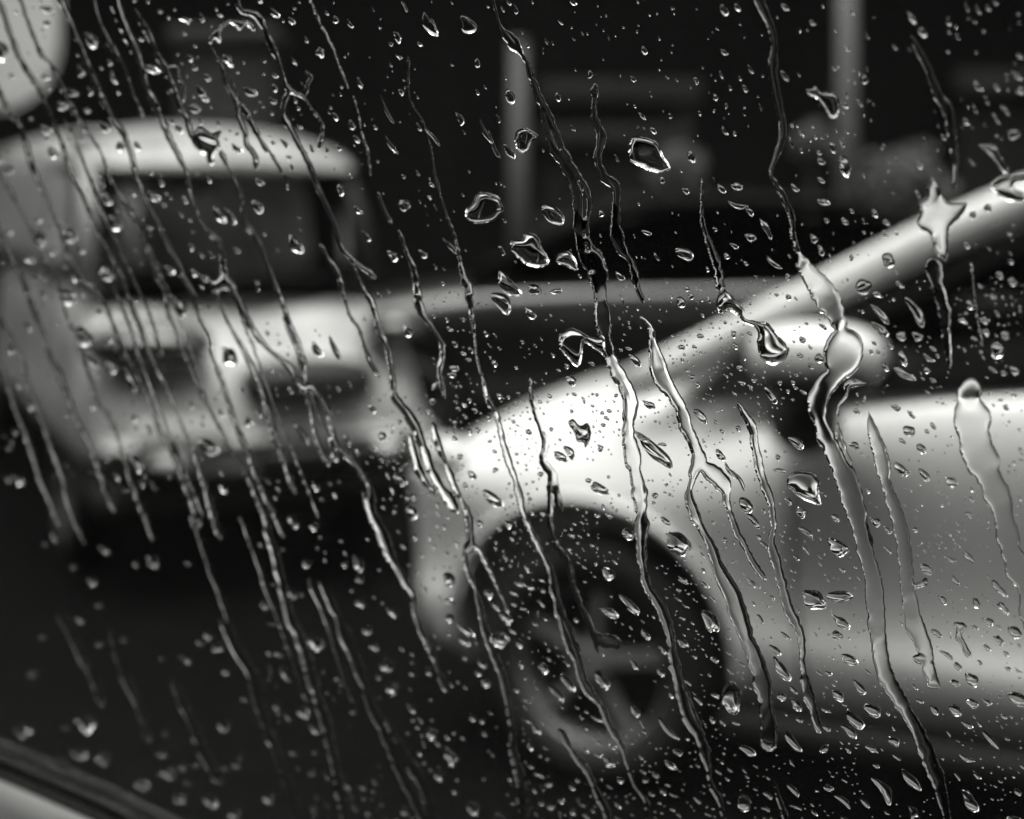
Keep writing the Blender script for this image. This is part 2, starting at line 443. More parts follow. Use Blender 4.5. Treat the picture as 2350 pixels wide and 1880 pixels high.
panel('windscreen', [[V(.78, v, 1.0 + .02 * (1 - abs(v))) for v in (-.72, -.4, 0, .4, .72)], [V(1.3, v, 1.27 + .02 * (1 - abs(v))) for v in (-.70, -.38, 0, .38, .70)], [V(1.9, v, 1.53) for v in (-.64, -.34, 0, .34, .64)]], M['glass_near'], nc)
panel('rear_window', [[V(3.45, v, 1.02) for v in (-.66, 0, .66)], [V(3.0, v, 1.53) for v in (-.6, 0, .6)]], M['glass_near'], nc)
panel('roof', [[V(u, v, 1.56 + .045 * (1 - (v / .62) ** 2) - .012 * abs(u - 2.4)) for v in (-.62, -.4, 0, .4, .62)] for u in (1.9, 2.2, 2.6, 3.0)], M['white_paint'], nc)
# dark cabin: dashboard, seats, far lining
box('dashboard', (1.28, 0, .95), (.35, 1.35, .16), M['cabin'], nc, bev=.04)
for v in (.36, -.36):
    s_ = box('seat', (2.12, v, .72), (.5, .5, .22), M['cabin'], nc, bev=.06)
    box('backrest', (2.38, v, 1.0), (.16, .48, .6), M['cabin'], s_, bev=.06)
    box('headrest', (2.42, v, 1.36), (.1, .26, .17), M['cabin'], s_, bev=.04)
# mirror on the near side
mr_ = ellipsoid('door_mirror', V(1.235, .96, 1.109), (.145, .095, .068), M['white_paint'], nc, pw=.8, rot=.1)
tube('mirror_base', [V(1.23, .94, 1.05), V(1.21, .91, 1.0), V(1.18, .87, .965), V(1.17, .82, .95)], [.045, .06, .085, .085], M['black'], mr_, up=Vector((1, 0, 0)))
ellipsoid('mirror_shell_lower', V(1.235, .96, 1.065), (.125, .088, .06), M['black'], mr_, pw=.8)
mr2 = ellipsoid('door_mirror', V(1.32, -.96, 1.085), (.135, .095, .072), M['white_paint'], nc, pw=.8, rot=-.1)
tube('mirror_base', [V(1.33, -.92, 1.0), V(1.33, -.80, .96)], [.04, .05], M['black'], mr2, up=Vector((1, 0, 0)))
for s in (1, -1):
    h = ellipsoid('headlight', V(.175, s * .70, .775), (.11, .06, .055), M['lamp_clear'], nc, rot=-s * .5, pw=.9)
    tube('arch_lip', [V(.62 + .388 * math.cos(a), s * (.785 + .03 * max(0, math.sin(a))), .335 + .388 * math.sin(a)) for a in np.linspace(-.1, math.pi + .1, 26)], [.011] * 26, M['white_paint'], nc, seg=8, up=Vector((0, 1, 0)))
    # door gaps and handle
    tube('door_gap', [V(1.16, s * .782, .36), V(1.13, s * .772, .56), V(1.14, s * .819, .8), V(1.16, s * .81, .92)], [.004] * 4, M['black'], nc, seg=6, up=Vector((0, 1, 0)))
    box('door_handle', V(2.15, s * .84, .83), (.2, .03, .03), M['white_paint'], nc, bev=.01)
    box('side_skirt', V(1.8, s * .74, .215), (1.7, .06, .07), M['black'], nc, bev=.02)

# ---- pale van, front three-quarter.  local x = across its front to the right, local y = backwards
VA = math.radians(25)
vp = at(205, 500, 5.05)
vn = car_empty('parked_van', 'pale high-roofed van facing the camera, left behind the streaks', 'van', (vp.x, 5.05), VA)
W = 1.36
def vsec(y, zt, zs, hw, zb=.40):
    """section across the front at depth y; returns verts row"""
    return (y, [(-hw + .03, zb), (-hw, zb + .12), (-hw - .0, .62), (-hw + .01, zs - .18), (-hw + .05, zs - .03), (-hw + .16, zs + (zt - zs) * .6), (0, zt)])
def vloft(name, rows, mat, parent, sub=2, cuts=()):
    sts = [(y, [(-v, z) for v, z in sec_]) for y, sec_ in rows]
    o = loft(name, sts, mat, parent, sub=sub, cuts=cuts)
    return o
# van body lofted along its own length inside a rotated child frame:  child x = backwards
vf = vn
def VL(x, y, z): return (x, y, z)
def van_part(rows, name, mat, sub=2):
    verts, faces = [], []
    k = None
    for y, sec_ in rows:
        full = sec_ + [(-v, z) for v, z in reversed(sec_[:-1])]
        k = len(full); verts += [(W / 2 + v, y, z) for v, z in full]
    n = len(rows); m = (k + 1) // 2
    for i in range(n - 1):
        for j in range(k - 1):
            a = i * k + j; faces.append((a, a + 1, a + k + 1, a + k))
        a = i * k; faces.append((a + k - 1, a, a + k, a + 2 * k - 1))
    for i in (0, n - 1):
        for j in range(m - 1):
            a, b, c, d = i * k + j, i * k + j + 1, i * k + k - 2 - j, i * k + k - 1 - j
            faces.append((a, b, d) if b == c else (a, b, c, d))
    me = mesh_pd(name, verts, faces); fix_normals(me)
    o = link(name, me, mat, vn); s = o.modifiers.new('s', 'SUBSURF'); s.levels = sub; s.render_levels = sub
    return o
H_ = W / 2
van_part([vsec(-.02, .62, .56, H_ - .22, .46), vsec(.0, .72, .66, H_ - .10, .44), vsec(.06, .82, .76, H_ - .04, .42), vsec(.20, .94, .89, H_ - .02, .40), vsec(.45, 1.05, 1.01, H_, .40),
          vsec(.80, 1.15, 1.10, H_, .40), vsec(1.1, 1.18, 1.14, H_, .40), vsec(2.4, 1.2, 1.18, H_, .40), vsec(5.4, 1.2, 1.18, H_, .40)], 'body', M['pale_paint'])
# cargo body / side wall above the belt, roof
def rsec(y, zt, hw, zlow):
    return (y, [(-hw, zlow), (-hw + .0, zlow + .1), (-hw + .03, zt - .28), (-hw + .06, zt - .14), (-hw + .16, zt - .05), (-hw + .35, zt - .01), (0, zt)])
van_part([rsec(1.02, 1.70, H_ - .02, 1.12), rsec(1.15, 1.77, H_, 1.12), rsec(1.5, 1.81, H_, 1.12), rsec(2.2, 1.88, H_, 1.12), rsec(5.3, 1.95, H_, 1.12), rsec(5.4, 1.90, H_ - .03, 1.12)], 'roof_and_side', M['pale_paint'])
def roofsec(y, zt, hw, zl):
    d = zt - zl
    return (y, [(-hw, zl), (-hw + .01, zl + .3 * d), (-hw + .06, zl + .55 * d), (-hw + .16, zl + .76 * d), (-hw + .38, zl + .94 * d), (0, zt)])
o = van_part([roofsec(.58, 1.635, H_ - .20, 1.59), roofsec(.64, 1.68, H_ - .15, 1.59), roofsec(.78, 1.745, H_ - .10, 1.59), roofsec(1.0, 1.79, H_ - .05, 1.59), roofsec(1.3, 1.83, H_ - .01, 1.6), roofsec(1.6, 1.85, H_ - .0, 1.6)], 'roof', M['pale_paint'])
ws0 = [VL(.10, .60, 1.10), VL(.40, .44, 1.12), VL(W / 2, .38, 1.13), VL(W - .45, .44, 1.12), VL(W - .10, .62, 1.10)]
ws1 = [VL(.14, .74, 1.60), VL(.45, .65, 1.63), VL(W / 2, .61, 1.64), VL(W - .5, .65, 1.63), VL(W - .18, .76, 1.60)]
wsm = [tuple((a[i] * .5 + b[i] * .5) - (.03 if i == 1 else 0) for i in range(3)) for a, b in zip(ws0, ws1)]
panel('windscreen', [ws0, wsm, ws1], M['glass_van'], vn)
for s, x0, x1 in ((1, .08, .12), (-1, W - .08, W - .17)):
    tube('windscreen_pillar', [(x0, .62, 1.08), ((x0 + x1) / 2, .70, 1.4), (x1, .80, 1.62)], [.05, .045, .045], M['pale_paint'] if s > 0 else M['black'], vn)
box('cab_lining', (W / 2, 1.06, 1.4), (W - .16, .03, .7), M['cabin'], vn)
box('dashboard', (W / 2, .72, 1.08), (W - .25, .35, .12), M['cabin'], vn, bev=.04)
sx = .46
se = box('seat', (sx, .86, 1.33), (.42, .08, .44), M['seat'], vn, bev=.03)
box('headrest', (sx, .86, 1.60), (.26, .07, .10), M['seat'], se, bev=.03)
bm = bmesh.new(); bmesh.ops.create_cube(bm, size=1)  # panel added behind the windscreen, stands in for pale light through the cab
for v in bm.verts: v.co = Vector((v.co.x * .40, v.co.y * .012, v.co.z * .40))
bmesh.ops.bevel(bm, geom=list(bm.edges), offset=.005, segments=2, affect='EDGES')
bmesh.ops.transform(bm, matrix=Matrix.Translation((.42, .60, 1.39)) @ Matrix.Rotation(math.radians(-22), 4, 'X'), verts=bm.verts)
me = bpy.data.meshes.new('pale_patch_panel'); bm.to_mesh(me); bm.free(); link('pale_patch_panel', me, M['seat'], vn)
# headlights, grille, lower intake, fog lamps, number plate area, bumper strip
hl = ellipsoid('headlight', (.23, .11, .93), (.24, .16, .085), M['lamp'], vn, rot=-.35, pw=.85)
hl2 = ellipsoid('headlight', (W - .16, .13, .95), (.12, .13, .075), M['lamp'], vn, rot=.35, pw=.85)
g = ellipsoid('grille', (W / 2 + .14, .06, .77), (.27, .14, .095), M['black'], vn, pw=.75, rot=.1)
for i in range(3): box('slat', (W / 2 + .14, -.085, .73 + i * .04), (.36, .012, .012), M['dark_paint'], g)
box('lower_intake', (W / 2 + .16, -.05, .51), (.46, .09, .07), M['black'], vn, bev=.02)
box('bumper', (W / 2, .06, .575), (W - .08, .22, .06), M['pale_paint'], vn, bev=.035)
box('number_plate', (W / 2 - .36, -.07, .63), (.34, .012, .085), M['sign'], vn, bev=.004)
for x in (.27, W - .27): ellipsoid('fog_lamp', (x, -.03, .52), (.07, .05, .035), M['sign'], vn)
box('bumper_lower', (W / 2, .30, .36), (W - .1, .5, .14), M['black'], vn, bev=.05)
for x in (.12, W - .12):
    for y in (.85, 4.3):
        t = wheel(vn, x, y, .33, -1 if x < 1 else 1); t.rotation_euler = (0, 0, math.radians(90))

# ---- dark car broadside in the middle distance
dk = car_empty('parked_car', 'dark grey car parked sideways beyond the white car and the van', 'car', (-1.35, 8.75), math.radians(-3))
dst = [(.0, sec(.50, .70, .62, .30, 0, .06, .5)), (.08, sec(.70, .82, .76, .25, 0, .07, .58)), (.35, sec(.80, .94, .88, .22, .01, .07)),
       (.9, sec(.83, 1.03, .97, .22, .01, .07)), (1.3, sec(.83, 1.09, 1.02, .22, .01, .07)), (2.4, sec(.83, 1.09, 1.05, .22, .01, .06)),
       (3.6, sec(.83, 1.09, 1.06, .22, .01, .06)), (4.1, sec(.76, 1.02, .98, .25, 0, .06)), (4.25, sec(.62, .95, .9, .3, 0, .06))]
loft('body', dst, M['dark_paint'], dk, cuts=[(.8, .8, .31, .37, .5), (3.4, .8, .31, .37, .5), (.8, -.8, .31, .37, .5), (3.4, -.8, .31, .37, .5)])
for u in (.8, 3.4):
    for s in (1, -1): wheel(dk, u, s * .70, .31, s)
for s in (1, -1):
    tube('roof_pillar', [V(1.15, s * .74, 1.05), V(1.6, s * .69, 1.30), V(2.0, s * .64, 1.46), V(2.6, s * .62, 1.50), V(3.3, s * .63, 1.47), V(3.8, s * .68, 1.25), V(4.05, s * .7, 1.04)], [.045] * 7, M['facade'], dk, squash=.8)
    panel('side_window', [[V(1.2, s * .77, 1.04), V(2.4, s * .78, 1.06), V(3.9, s * .75, 1.07)], [V(1.75, s * .68, 1.34), V(2.4, s * .64, 1.46), V(3.6, s * .65, 1.36)]], M['glass_near'], dk)
panel('windscreen', [[V(1.12, v, 1.07) for v in (-.73, 0, .73)], [V(1.98, v, 1.47) for v in (-.63, 0, .63)]], M['glass_near'], dk)
panel('roof', [[V(u, v, 1.48 + .05 * (1 - (v / .63) ** 2)) for v in (-.63, -.3, 0, .3, .63)] for u in (1.95, 2.6, 3.4)], M['facade'], dk)
panel('rear_window', [[V(4.05, v, 1.04) for v in (-.7, 0, .7)], [V(3.4, v, 1.47) for v in (-.63, 0, .63)]], M['glass_near'], dk)
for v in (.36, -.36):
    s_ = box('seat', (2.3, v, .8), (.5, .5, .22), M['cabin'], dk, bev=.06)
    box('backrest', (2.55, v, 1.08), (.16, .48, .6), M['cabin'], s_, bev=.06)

# ================================================================== THE WINDOW WE LOOK THROUGH
win = empty('car_window', 'rain-covered car window with its black rubber seal and pale trim corner', 'window')
outl = [(-1250, 500), (-1150, 1000), (-800, 1400), (-400, 1610), (-150, 1700), (0, 1755), (130, 1809), (290, 1880), (480, 1975), (760, 2100), (1200, 2250), (1900, 2420),
        (2700, 2480), (3300, 2300), (3600, 1800), (3700, 900), (3500, -100), (2900, -700), (1800, -900), (500, -850), (-500, -600), (-1050, -100)]
def smooth_closed(P, k=8):
    n = len(P); R = []
    for i in range(n):
        p0, p1, p2, p3 = (np.array(P[(i + j) % n], float) for j in (-1, 0, 1, 2))
        for t in np.arange(k) / k:
            R.append(.5 * ((2 * p1) + (-p0 + p2) * t + (2 * p0 - 5 * p1 + 4 * p2 - p3) * t * t + (-p0 + 3 * p1 - 3 * p2 + p3) * t ** 3))
    return R
OL = smooth_closed(outl)
OW = [on_pane(x, y) for x, y in OL]
cen = on_pane(1300, 800)
def ringpt(i, outw, h):
    """point displaced outwards in the pane plane by outw metres and by h along the pane normal"""
    n = len(OW); t = (OW[(i + 1) % n] - OW[i - 1]).normalized(); s = t.cross(PN).normalized()
    if s.dot(OW[i] - cen) < 0: s = -s
    return OW[i] + s * outw + PN * h
n = len(OW)
TH = .004
vv = [ringpt(i, .004, 0) for i in range(n)] + [ringpt(i, .004, -TH) for i in range(n)]
ff = [tuple(range(n)), tuple(range(2 * n - 1, n - 1, -1))] + [(i, i + n, (i + 1) % n + n, (i + 1) % n) for i in range(n)]
me = mesh_pd('window_pane', vv, ff); fix_normals(me); link('window_pane', me, M['pane'], win, False)
def ring_sweep(name, prof, mat, wob=0.0):
    vv, ff = [], []; P = len(prof); r2 = np.random.default_rng(5); wn = r2.normal(0, 1, n)
    for i in range(n):
        for (o_, h_) in prof: vv.append(ringpt(i, o_ + wob * wn[i], h_))
    for i in range(n):
        for j in range(P): ff.append((i * P + j, i * P + (j + 1) % P, ((i + 1) % n) * P + (j + 1) % P, ((i + 1) % n) * P + j))
    me = mesh_pd(name, vv, ff); fix_normals(me); return link(name, me, mat, win)
# outer lip and inner lip of the rubber seal grip the pane; trim starts at the outline
ring_sweep('rubber_seal', [(-.0155, .0008), (-.014, .0028), (-.0115, .0036), (-.009, .0022), (-.006, .0030), (-.002, .0042), (.004, .005), (.012, .004), (.012, .0006), (.0065, .0005), (-.006, .0004)], M['rubber'], .0002)
ring_sweep('inner_seal', [(-.0115, -.0046), (-.010, -.0062), (-.006, -.007), (-.001, -.0066), (.0015, -.0055), (.010, -.0055), (.010, -.0043)], M['rubber'])
ring_sweep('door_trim', [(.0015, -.0062), (.003, -.0085), (.012, -.011), (.06, -.014), (.16, -.022), (.24, -.03), (.24, .002), (.014, .002), (.013, -.004)], M['trim'])

# the vehicle we sit in: roof lining, floor, far side with window openings - kept simple, it only shows as reflections
cabn = empty('own_cabin', 'dark inside of the car the picture is taken from', 'cabin')
e1 = Vector((1, -PA, 0)).normalized(); back = Vector((-PA, -1, 0)).normalized()
cO = on_pane(1175, 940); cO.z = 0
def cab_box(name, a, b, z0, z1, th, mat=M['cabin']):
    """box between in-plan points a,b = (along, back)"""
    pa = cO + e1 * a[0] + back * a[1]; pb = cO + e1 * b[0] + back * b[1]
    d = pb - pa; c = (pa + pb) / 2
    return box(name, (c.x, c.y, (z0 + z1) / 2), (d.length, th, z1 - z0), mat, cabn, rz=math.atan2(d.y, d.x))
cab_box('roof_lining', (-1.4, 1.1), (1.6, 1.1), 1.66, 1.70, .8)
cab_box('floor', (-1.4, .75), (1.6, .75), .38, .42, 1.4)
cab_box('far_door', (-1.4, 1.5), (1.6, 1.5), .42, 1.15, .06)
cab_box('rear_bulkhead', (-1.4, .25), (-1.4, 1.5), .42, 1.66, .06)
cab_box('front_bulkhead', (1.6, .25), (1.6, 1.5), .42, 1.2, .06)

# ================================================================== WATER ON THE GLASS
G = 2.0
X0, Y0, X1, Y1 = -40, -40, 2390, 1920
NX, NY = int((X1 - X0) / G) + 1, int((Y1 - Y0) / G) + 1
SD = np.full((NY, NX), 99., np.float32); ID = np.full((NY, NX), -1, np.int32); KM = np.ones((NY, NX), np.float32)
gx = X0 + G * np.arange(NX); gy = Y0 + G * np.arange(NY)
parentid = []
def find(i):
    while parentid[i] != i: i = parentid[i]
    return i
def stamp(i, ya, yb, xa, xb, sdn, k):
    s = SD[ya:yb, xa:xb]; d = ID[ya:yb, xa:xb]
    ov = np.unique(d[(sdn < .5) & (s < .5) & (d >= 0) & (d != i)])
    for q in ov:
        a, b = find(int(q)), find(i)
        if a != b: parentid[b] = a
    m = sdn < s
    # smooth union so that meeting streams blend
    d[m] = i; KM[ya:yb, xa:xb][m] = k
    np.minimum(s, sdn, out=s)
def vnoise1(n, period, r):
    m = int(n / period) + 3; g = r.uniform(-1, 1, m); t = np.arange(n) / period; i = t.astype(int); f = t - i; f = f * f * (3 - 2 * f)
    return g[i] * (1 - f) + g[i + 1] * f
def vnoise2(px, r):
    m = int(NY * G / px) + 3; q = int(NX * G / px) + 3; g = r.uniform(-1, 1, (m, q)).astype(np.float32)
    ty = np.arange(NY) * G / px; tx = np.arange(NX) * G / px
    iy = ty.astype(int); ix = tx.astype(int); fy = ty - iy; fx = tx - ix
    fy = (fy * fy * (3 - 2 * fy))[:, None]; fx = (fx * fx * (3 - 2 * fx))[None]
    A = g[iy][:, ix]; B = g[iy][:, ix + 1]; Cc = g[iy + 1][:, ix]; D = g[iy + 1][:, ix + 1]
    return ((A * (1 - fx) + B * fx) * (1 - fy) + (Cc * (1 - fx) + D * fx) * fy).astype(np.float32)

things = []      # (label, bbox) for grid water
def rivulet(pts, label, k=1.0, bead=.22, wob=2.0, name='water_rivulet'):
    i = len(parentid); parentid.append(i); things.append([label, name, pts[0], pts[-1]])
    P = [np.array(p, float) if len(p) == 3 else np.array((*p, 8.), float) for p in pts]
    P = [2 * P[0] - P[1]] + P + [2 * P[-1] - P[-2]]
    S = []
    for a in range(1, len(P) - 2):
        p0, p1, p2, p3 = P[a - 1:a + 3]; L = np.hypot(*(p2 - p1)[:2]); m = max(2, int(L / 1.6))
        t = (np.arange(m) / m)[:, None]
        S.append(.5 * ((2 * p1) + (-p0 + p2) * t + (2 * p0 - 5 * p1 + 4 * p2 - p3) * t * t + (-p0 + 3 * p1 - 3 * p2 + p3) * t ** 3))
    S = np.concatenate(S); N = len(S); r = np.random.default_rng(100 + i)
    S[:, 0] += vnoise1(N, 14, r) * wob * .45 + vnoise1(N, 60, r) * wob * 1.9
    rad = np.maximum(S[:, 2], 3) / 2
    rad = np.where((S[:, 0] > 850) & (rad < 14), rad * 1.22, rad)
    rad = rad * (1 + bead * .7 * vnoise1(N, 8, r) + bead * 1.0 * vnoise1(N, 28, r) + bead * 1.6 * vnoise1(N, 110, r))
    e = np.minimum(1, np.minimum(np.arange(N) + 2, N + 1 - np.arange(N)) / 10.)   # taper the ends
    rad = np.maximum(rad * (.45 + .55 * e), 2.0)
    for (x, y, _), q in zip(S, rad):
        R = q + 6; xa = max(0, int((x - R - X0) / G)); xb = min(NX, int((x + R - X0) / G) + 2)
        ya = max(0, int((y - R - Y0) / G)); yb = min(NY, int((y + R - Y0) / G) + 2)
        if xa >= xb or ya >= yb: continue
        d = np.sqrt((gx[xa:xb][None] - x) ** 2 + (gy[ya:yb][:, None] - y) ** 2) - q
        stamp(i, ya, yb, xa, xb, d.astype(np.float32), k)

def blob(poly, label, k=1.0, name='water_blob', off=None, joined=None):
    i = len(parentid); parentid.append(i); things.append([label, name, poly[0], poly[0]])
    P = np.array(poly, float)
    if off is not None: P = P / 2.695 + np.array(off, float)
    # round the outline
    P = np.array(smooth_closed([tuple(p) for p in P], 4))
    xa = max(0, int((P[:, 0].min() - 8 - X0) / G)); xb = min(NX, int((P[:, 0].max() + 8 - X0) / G) + 2)
    ya = max(0, int((P[:, 1].min() - 8 - Y0) / G)); yb = min(NY, int((P[:, 1].max() + 8 - Y0) / G) + 2)
    XX, YY = np.meshgrid(gx[xa:xb], gy[ya:yb]); dmin = np.full(XX.shape, 1e9); ins = np.zeros(XX.shape, bool)
    for a in range(len(P)):
        p, q = P[a], P[(a + 1) % len(P)]; d = q - p; L2 = d @ d + 1e-9
        t = np.clip(((XX - p[0]) * d[0] + (YY - p[1]) * d[1]) / L2, 0, 1)
        dmin = np.minimum(dmin, np.hypot(XX - p[0] - t * d[0], YY - p[1] - t * d[1]))
        c = ((p[1] > YY) != (q[1] > YY)) & (XX < (q[0] - p[0]) * (YY - p[1]) / (q[1] - p[1] + 1e-9) + p[0]); ins ^= c
    stamp(i, ya, yb, xa, xb, np.where(ins, -dmin, dmin).astype(np.float32), k)

R = rivulet
#@RIV
# --- left, far side of the pane: close, soft streaks
R([(0,185,8),(22,237,9),(52,282,9),(70,334,9),(85,382,10),(108,430,10),(126,464,9),(141,516,9),(160,571,9),(186,609,9),(204,640,9),(223,653,9),(252,698,9),(275,750,9),(297,798,9),(315,843,9),(334,880,9),(356,928,9),(375,984,9),(401,1028,9),(419,1073,9),(445,1132,9),(470,1200,9)],
  'long soft rivulet entering at the left edge beneath the white signboard and crossing the van')
R([(4,-30,8),(10,0,9),(30,74,9),(56,137,9),(93,197,9),(115,241,9),(130,282,9),(148,319,9),(160,356,9),(178,401,9),(200,438,9),(212,479,9),(237,538,9),(260,579,9),(286,631,9),(297,668,9),(308,702,9),(323,731,9),(338,768,9),(353,809,9),(371,850,9),(401,906,9),(427,969,9),(445,1017,10),(471,1095,10),(490,1165,10),(510,1230,10)],
  'leftmost rivulet running from the top edge down over the signboard and van')
R([(42,-30,8),(56,0,9),(70,41,9),(100,119,9),(130,156,9),(148,193,9),(167,226,9),(193,275,9),(223,315,9),(245,353,9),(260,401,9),(282,438,9),(308,479,9),(334,534,9),(353,594,9),(371,640,9),(386,668,9),(393,709,9),(412,750,9),(419,783,9),(445,831,9),(467,887,9),(493,935,9),(519,984,9),(538,1024,9),(568,1073,9),(594,1128,10),(616,1177,10),(625,1220,12),(638,1260,13),(649,1296,15),(668,1396,20),(694,1463,22),(724,1555,24),(753,1648,24),(779,1760,24),(798,1850,24),(805,1920,24)],
  'rivulet from the signboard past the left side of the windscreen to the bottom edge')
R([(140,-30,12),(148,0,14),(172,58,13),(200,115,12),(223,167,12),(245,219,11),(267,267,11),(293,308,11),(308,349,11),(327,401,11),(345,453,11),(371,512,10),(393,557,10),(416,601,10),(430,640,10),(449,672,10),(464,724,10),(490,768,10),(497,813,10),(516,861,10),(538,928,10),(553,972,10),(579,1032,10),(594,1080,10),(640,1180,10),(660,1230,10)],
  'rivulet crossing the left corner of the van windscreen, left of the thick bright one')
R([(262,-30,20),(271,0,20),(297,70,17),(323,122,15),(345,193,16),(364,237,15),(393,297,14),(416,345,13),(441,400,12),(445,438,12),(467,493,11),(493,531,11),(512,557,12),(519,609,13),(524,640,16),(530,642,14),(557,690,12),(594,757,12),(631,802,12),(664,828,12),(686,861,12),(705,887,16),(722,882,10),(761,935,12),(779,1010,12),(800,1036,12),(850,1100,13),(860,1169,16),(883,1214,18),(905,1273,16),(923,1307,14),(942,1340,12),(957,1359,10),(962,1400,12),(983,1463,14),(998,1500,14),(1030,1580,16)],
  'thick bright rivulet in the upper left that knots below the van windscreen')
R([(520,655,12),(508,664,11),(516,705,10),(538,750,10),(579,820,10),(594,857,10),(616,913,10),(627,961,10),(649,1024,10),(686,1128,10)],
  'branch leaving the knot below the van windscreen')
R([(320,20,8),(349,74,10),(371,126,12),(386,152,14),(401,185,12),(419,230,12),(438,267,12),(453,312,12),(462,330,12)],
  'rivulet ending in the star-shaped blob on the van roof')
R([(386,150,10),(410,150,10),(419,178,9),(434,200,9),(434,228,8)], 'small side branch near the top above the van roof')
R([(508,341,10),(530,378,9),(553,419,10),(564,453,12),(571,505,9),(594,538,9),(612,579,9),(627,625,9),(653,676,10),(668,728,10),(686,761,9),(705,820,10),(710,860,12)],
  'rivulet running from the star-shaped blob down through the van windscreen')
R([(705,895,9),(720,947,9),(731,991,9),(760,1065,11)], 'short branch leaving the lower knot beside the van grille')
R([(493,104,5),(516,148,6),(527,193,8),(545,223,9),(553,260,8),(568,301,8),(575,330,9),(594,356,12),(597,385,11)],
  'thin rivulet falling from the bright curved blob near the top to the van roof')
R([(571,237,9),(594,289,9),(609,323,9),(631,349,9),(646,375,10),(664,401,13),(668,430,17)],
  'short rivulet over the right part of the van roof ending in a fat drop')
R([(545,-30,12),(553,0,12),(562,22,12),(594,33,14),(612,60,12),(627,89,11),(653,145,11),(664,185,11),(672,202,11),(690,212,9),(705,218,9),(724,245,8),(746,278,9),(746,310,8),(740,335,14)],
  'bright rivulet with a diamond-shaped loop left of centre near the top')
R([(705,218,7),(712,190,7),(720,175,9),(708,160,7)], 'stub above the loop of the bright rivulet')
R([(672,206,9),(662,235,9),(661,265,10),(686,312,10),(716,371,10),(735,419,10),(761,468,10),(779,512,10),(790,550,10),(805,579,10),(838,609,9),(868,634,7)],
  'long rivulet below the diamond-shaped loop')
R([(740,557,7),(765,600,8),(782,627,10),(793,668,11),(808,716,10),(831,753,10),(845,794,9),(864,835,8),(880,860,8)],
  'thin rivulet over the right edge of the van bonnet')
R([(812,600,7),(838,657,12),(860,694,12),(875,750,12),(894,794,12),(905,850,14),(912,902,14),(935,939,14),(957,976,14),(975,1020,14),(998,1084,16),(1035,1139,18),(1053,1170,20)],
  'dark rivulet between the van and the white car ending on the white bumper')
R([(1001,969,12),(1012,1013,14),(1031,1058,15),(1050,1113,16),(1072,1158,18),(1085,1200,26),(1088,1240,30),(1075,1262,16),(1079,1303,12),(1094,1336,12),(1105,1370,12),(1116,1425,13),(1139,1500,15),(1161,1555,15),(1172,1596,14),(1183,1648,16),(1186,1715,18),(1200,1800,18),(1215,1920,18)],
  'bright rivulet that hooks round at the white front corner beside the wheel')
R([(1092,1244,12),(1110,1262,8),(1124,1288,7),(1139,1325,6),(1161,1370,6),(1172,1400,6)], 'right arm of the hook beside the wheel')
R([(942,995,10),(953,1028,13),(968,1069,14),(986,1100,16),(1008,1130,18)], 'short bright streak joining the white corner from the left')
R([(838,1121,9),(850,1150,12),(868,1190,14)], 'short pale streak left of the white front corner')
# --- centre
R([(714,-30,5),(720,0,5),(742,52,5),(764,93,6),(775,115,6),(790,160,6),(808,200,5)], 'thin line of water at the top edge just right of the looped rivulet', wob=1.2)
R([(818,219,6),(831,260,7),(838,308,8),(853,353,7),(860,400,6)], 'thin bright wavy rivulet right of the looped one', wob=1.2)
R([(874,440,5),(890,479,6),(908,510,8)], 'very short thin streak between the van and the left post', wob=1.2)
R([(920,527,7),(938,571,7),(957,612,8),(964,653,12),(968,690,13),(980,720,12),(1000,745,9),(1015,770,8),(1025,800,10),(1018,840,8),(1020,870,7),(1030,910,6)],
  'wavy rivulet left of the left post, ending above the white bonnet')
R([(942,130,4),(945,160,4),(953,230,4),(983,282,5),(998,334,6),(1009,404,6),(1031,475,6),(1050,531,7),(1061,594,8),(1072,640,10),(1083,657,10),(1090,713,9),(1098,761,9),(1102,817,9),(1113,872,11),(1124,913,14),(1146,943,12),(1157,984,12),(1168,1032,14),(1187,1084,14),(1202,1136,14),(1213,1184,14),(1235,1229,13),(1246,1255,14),(1269,1303,16),(1276,1351,22),(1294,1407,28),(1313,1463,28),(1332,1511,26),(1350,1567,20),(1384,1611,12),(1406,1656,10),(1435,1708,10),(1447,1760,9),(1461,1797,9),(1491,1841,12),(1499,1920,14)],
  'very long thin rivulet left of the left post, crossing the white bonnet and wheel', wob=1.8)
R([(1276,1240,7),(1309,1281,10),(1324,1336,10),(1339,1388,12),(1361,1433,12),(1380,1492,10)], 'short rivulet over the upper right of the wheel')
R([(1224,865,5),(1228,917,9),(1246,972,12),(1257,1013,12),(1254,1054,12),(1272,1084,13),(1283,1139,11),(1290,1169,8)], 'short rivulet in the brightest part of the white bonnet')
R([(1262,1090,9),(1269,1158,10),(1272,1214,9),(1287,1250,8)], 'lower branch ending in the wheel arch')
R([(1134,-30,5),(1139,0,5),(1157,59,8),(1183,93,22),(1213,141,14),(1235,193,13),(1261,249,14),(1283,297,14),(1306,349,14),(1332,390,13),(1354,430,12),(1361,460,10),(1354,512,9),(1358,549,10),(1380,594,22),(1382,640,30),(1385,690,34),(1390,740,34),(1400,790,30),(1415,835,30),(1440,880,30),(1455,920,26),(1452,960,24),(1450,1000,26),(1458,1058,28),(1472,1121,28),(1480,1177,24),(1475,1250,20),(1491,1333,19),(1525,1388,18),(1547,1452,18),(1551,1500,18),(1562,1555,18),(1583,1630,18),(1606,1678,17),(1624,1730,16),(1643,1797,12),(1661,1834,14),(1672,1920,14)],
  'longest rivulet, from the top over the white fender to the bottom edge', wob=2.2)
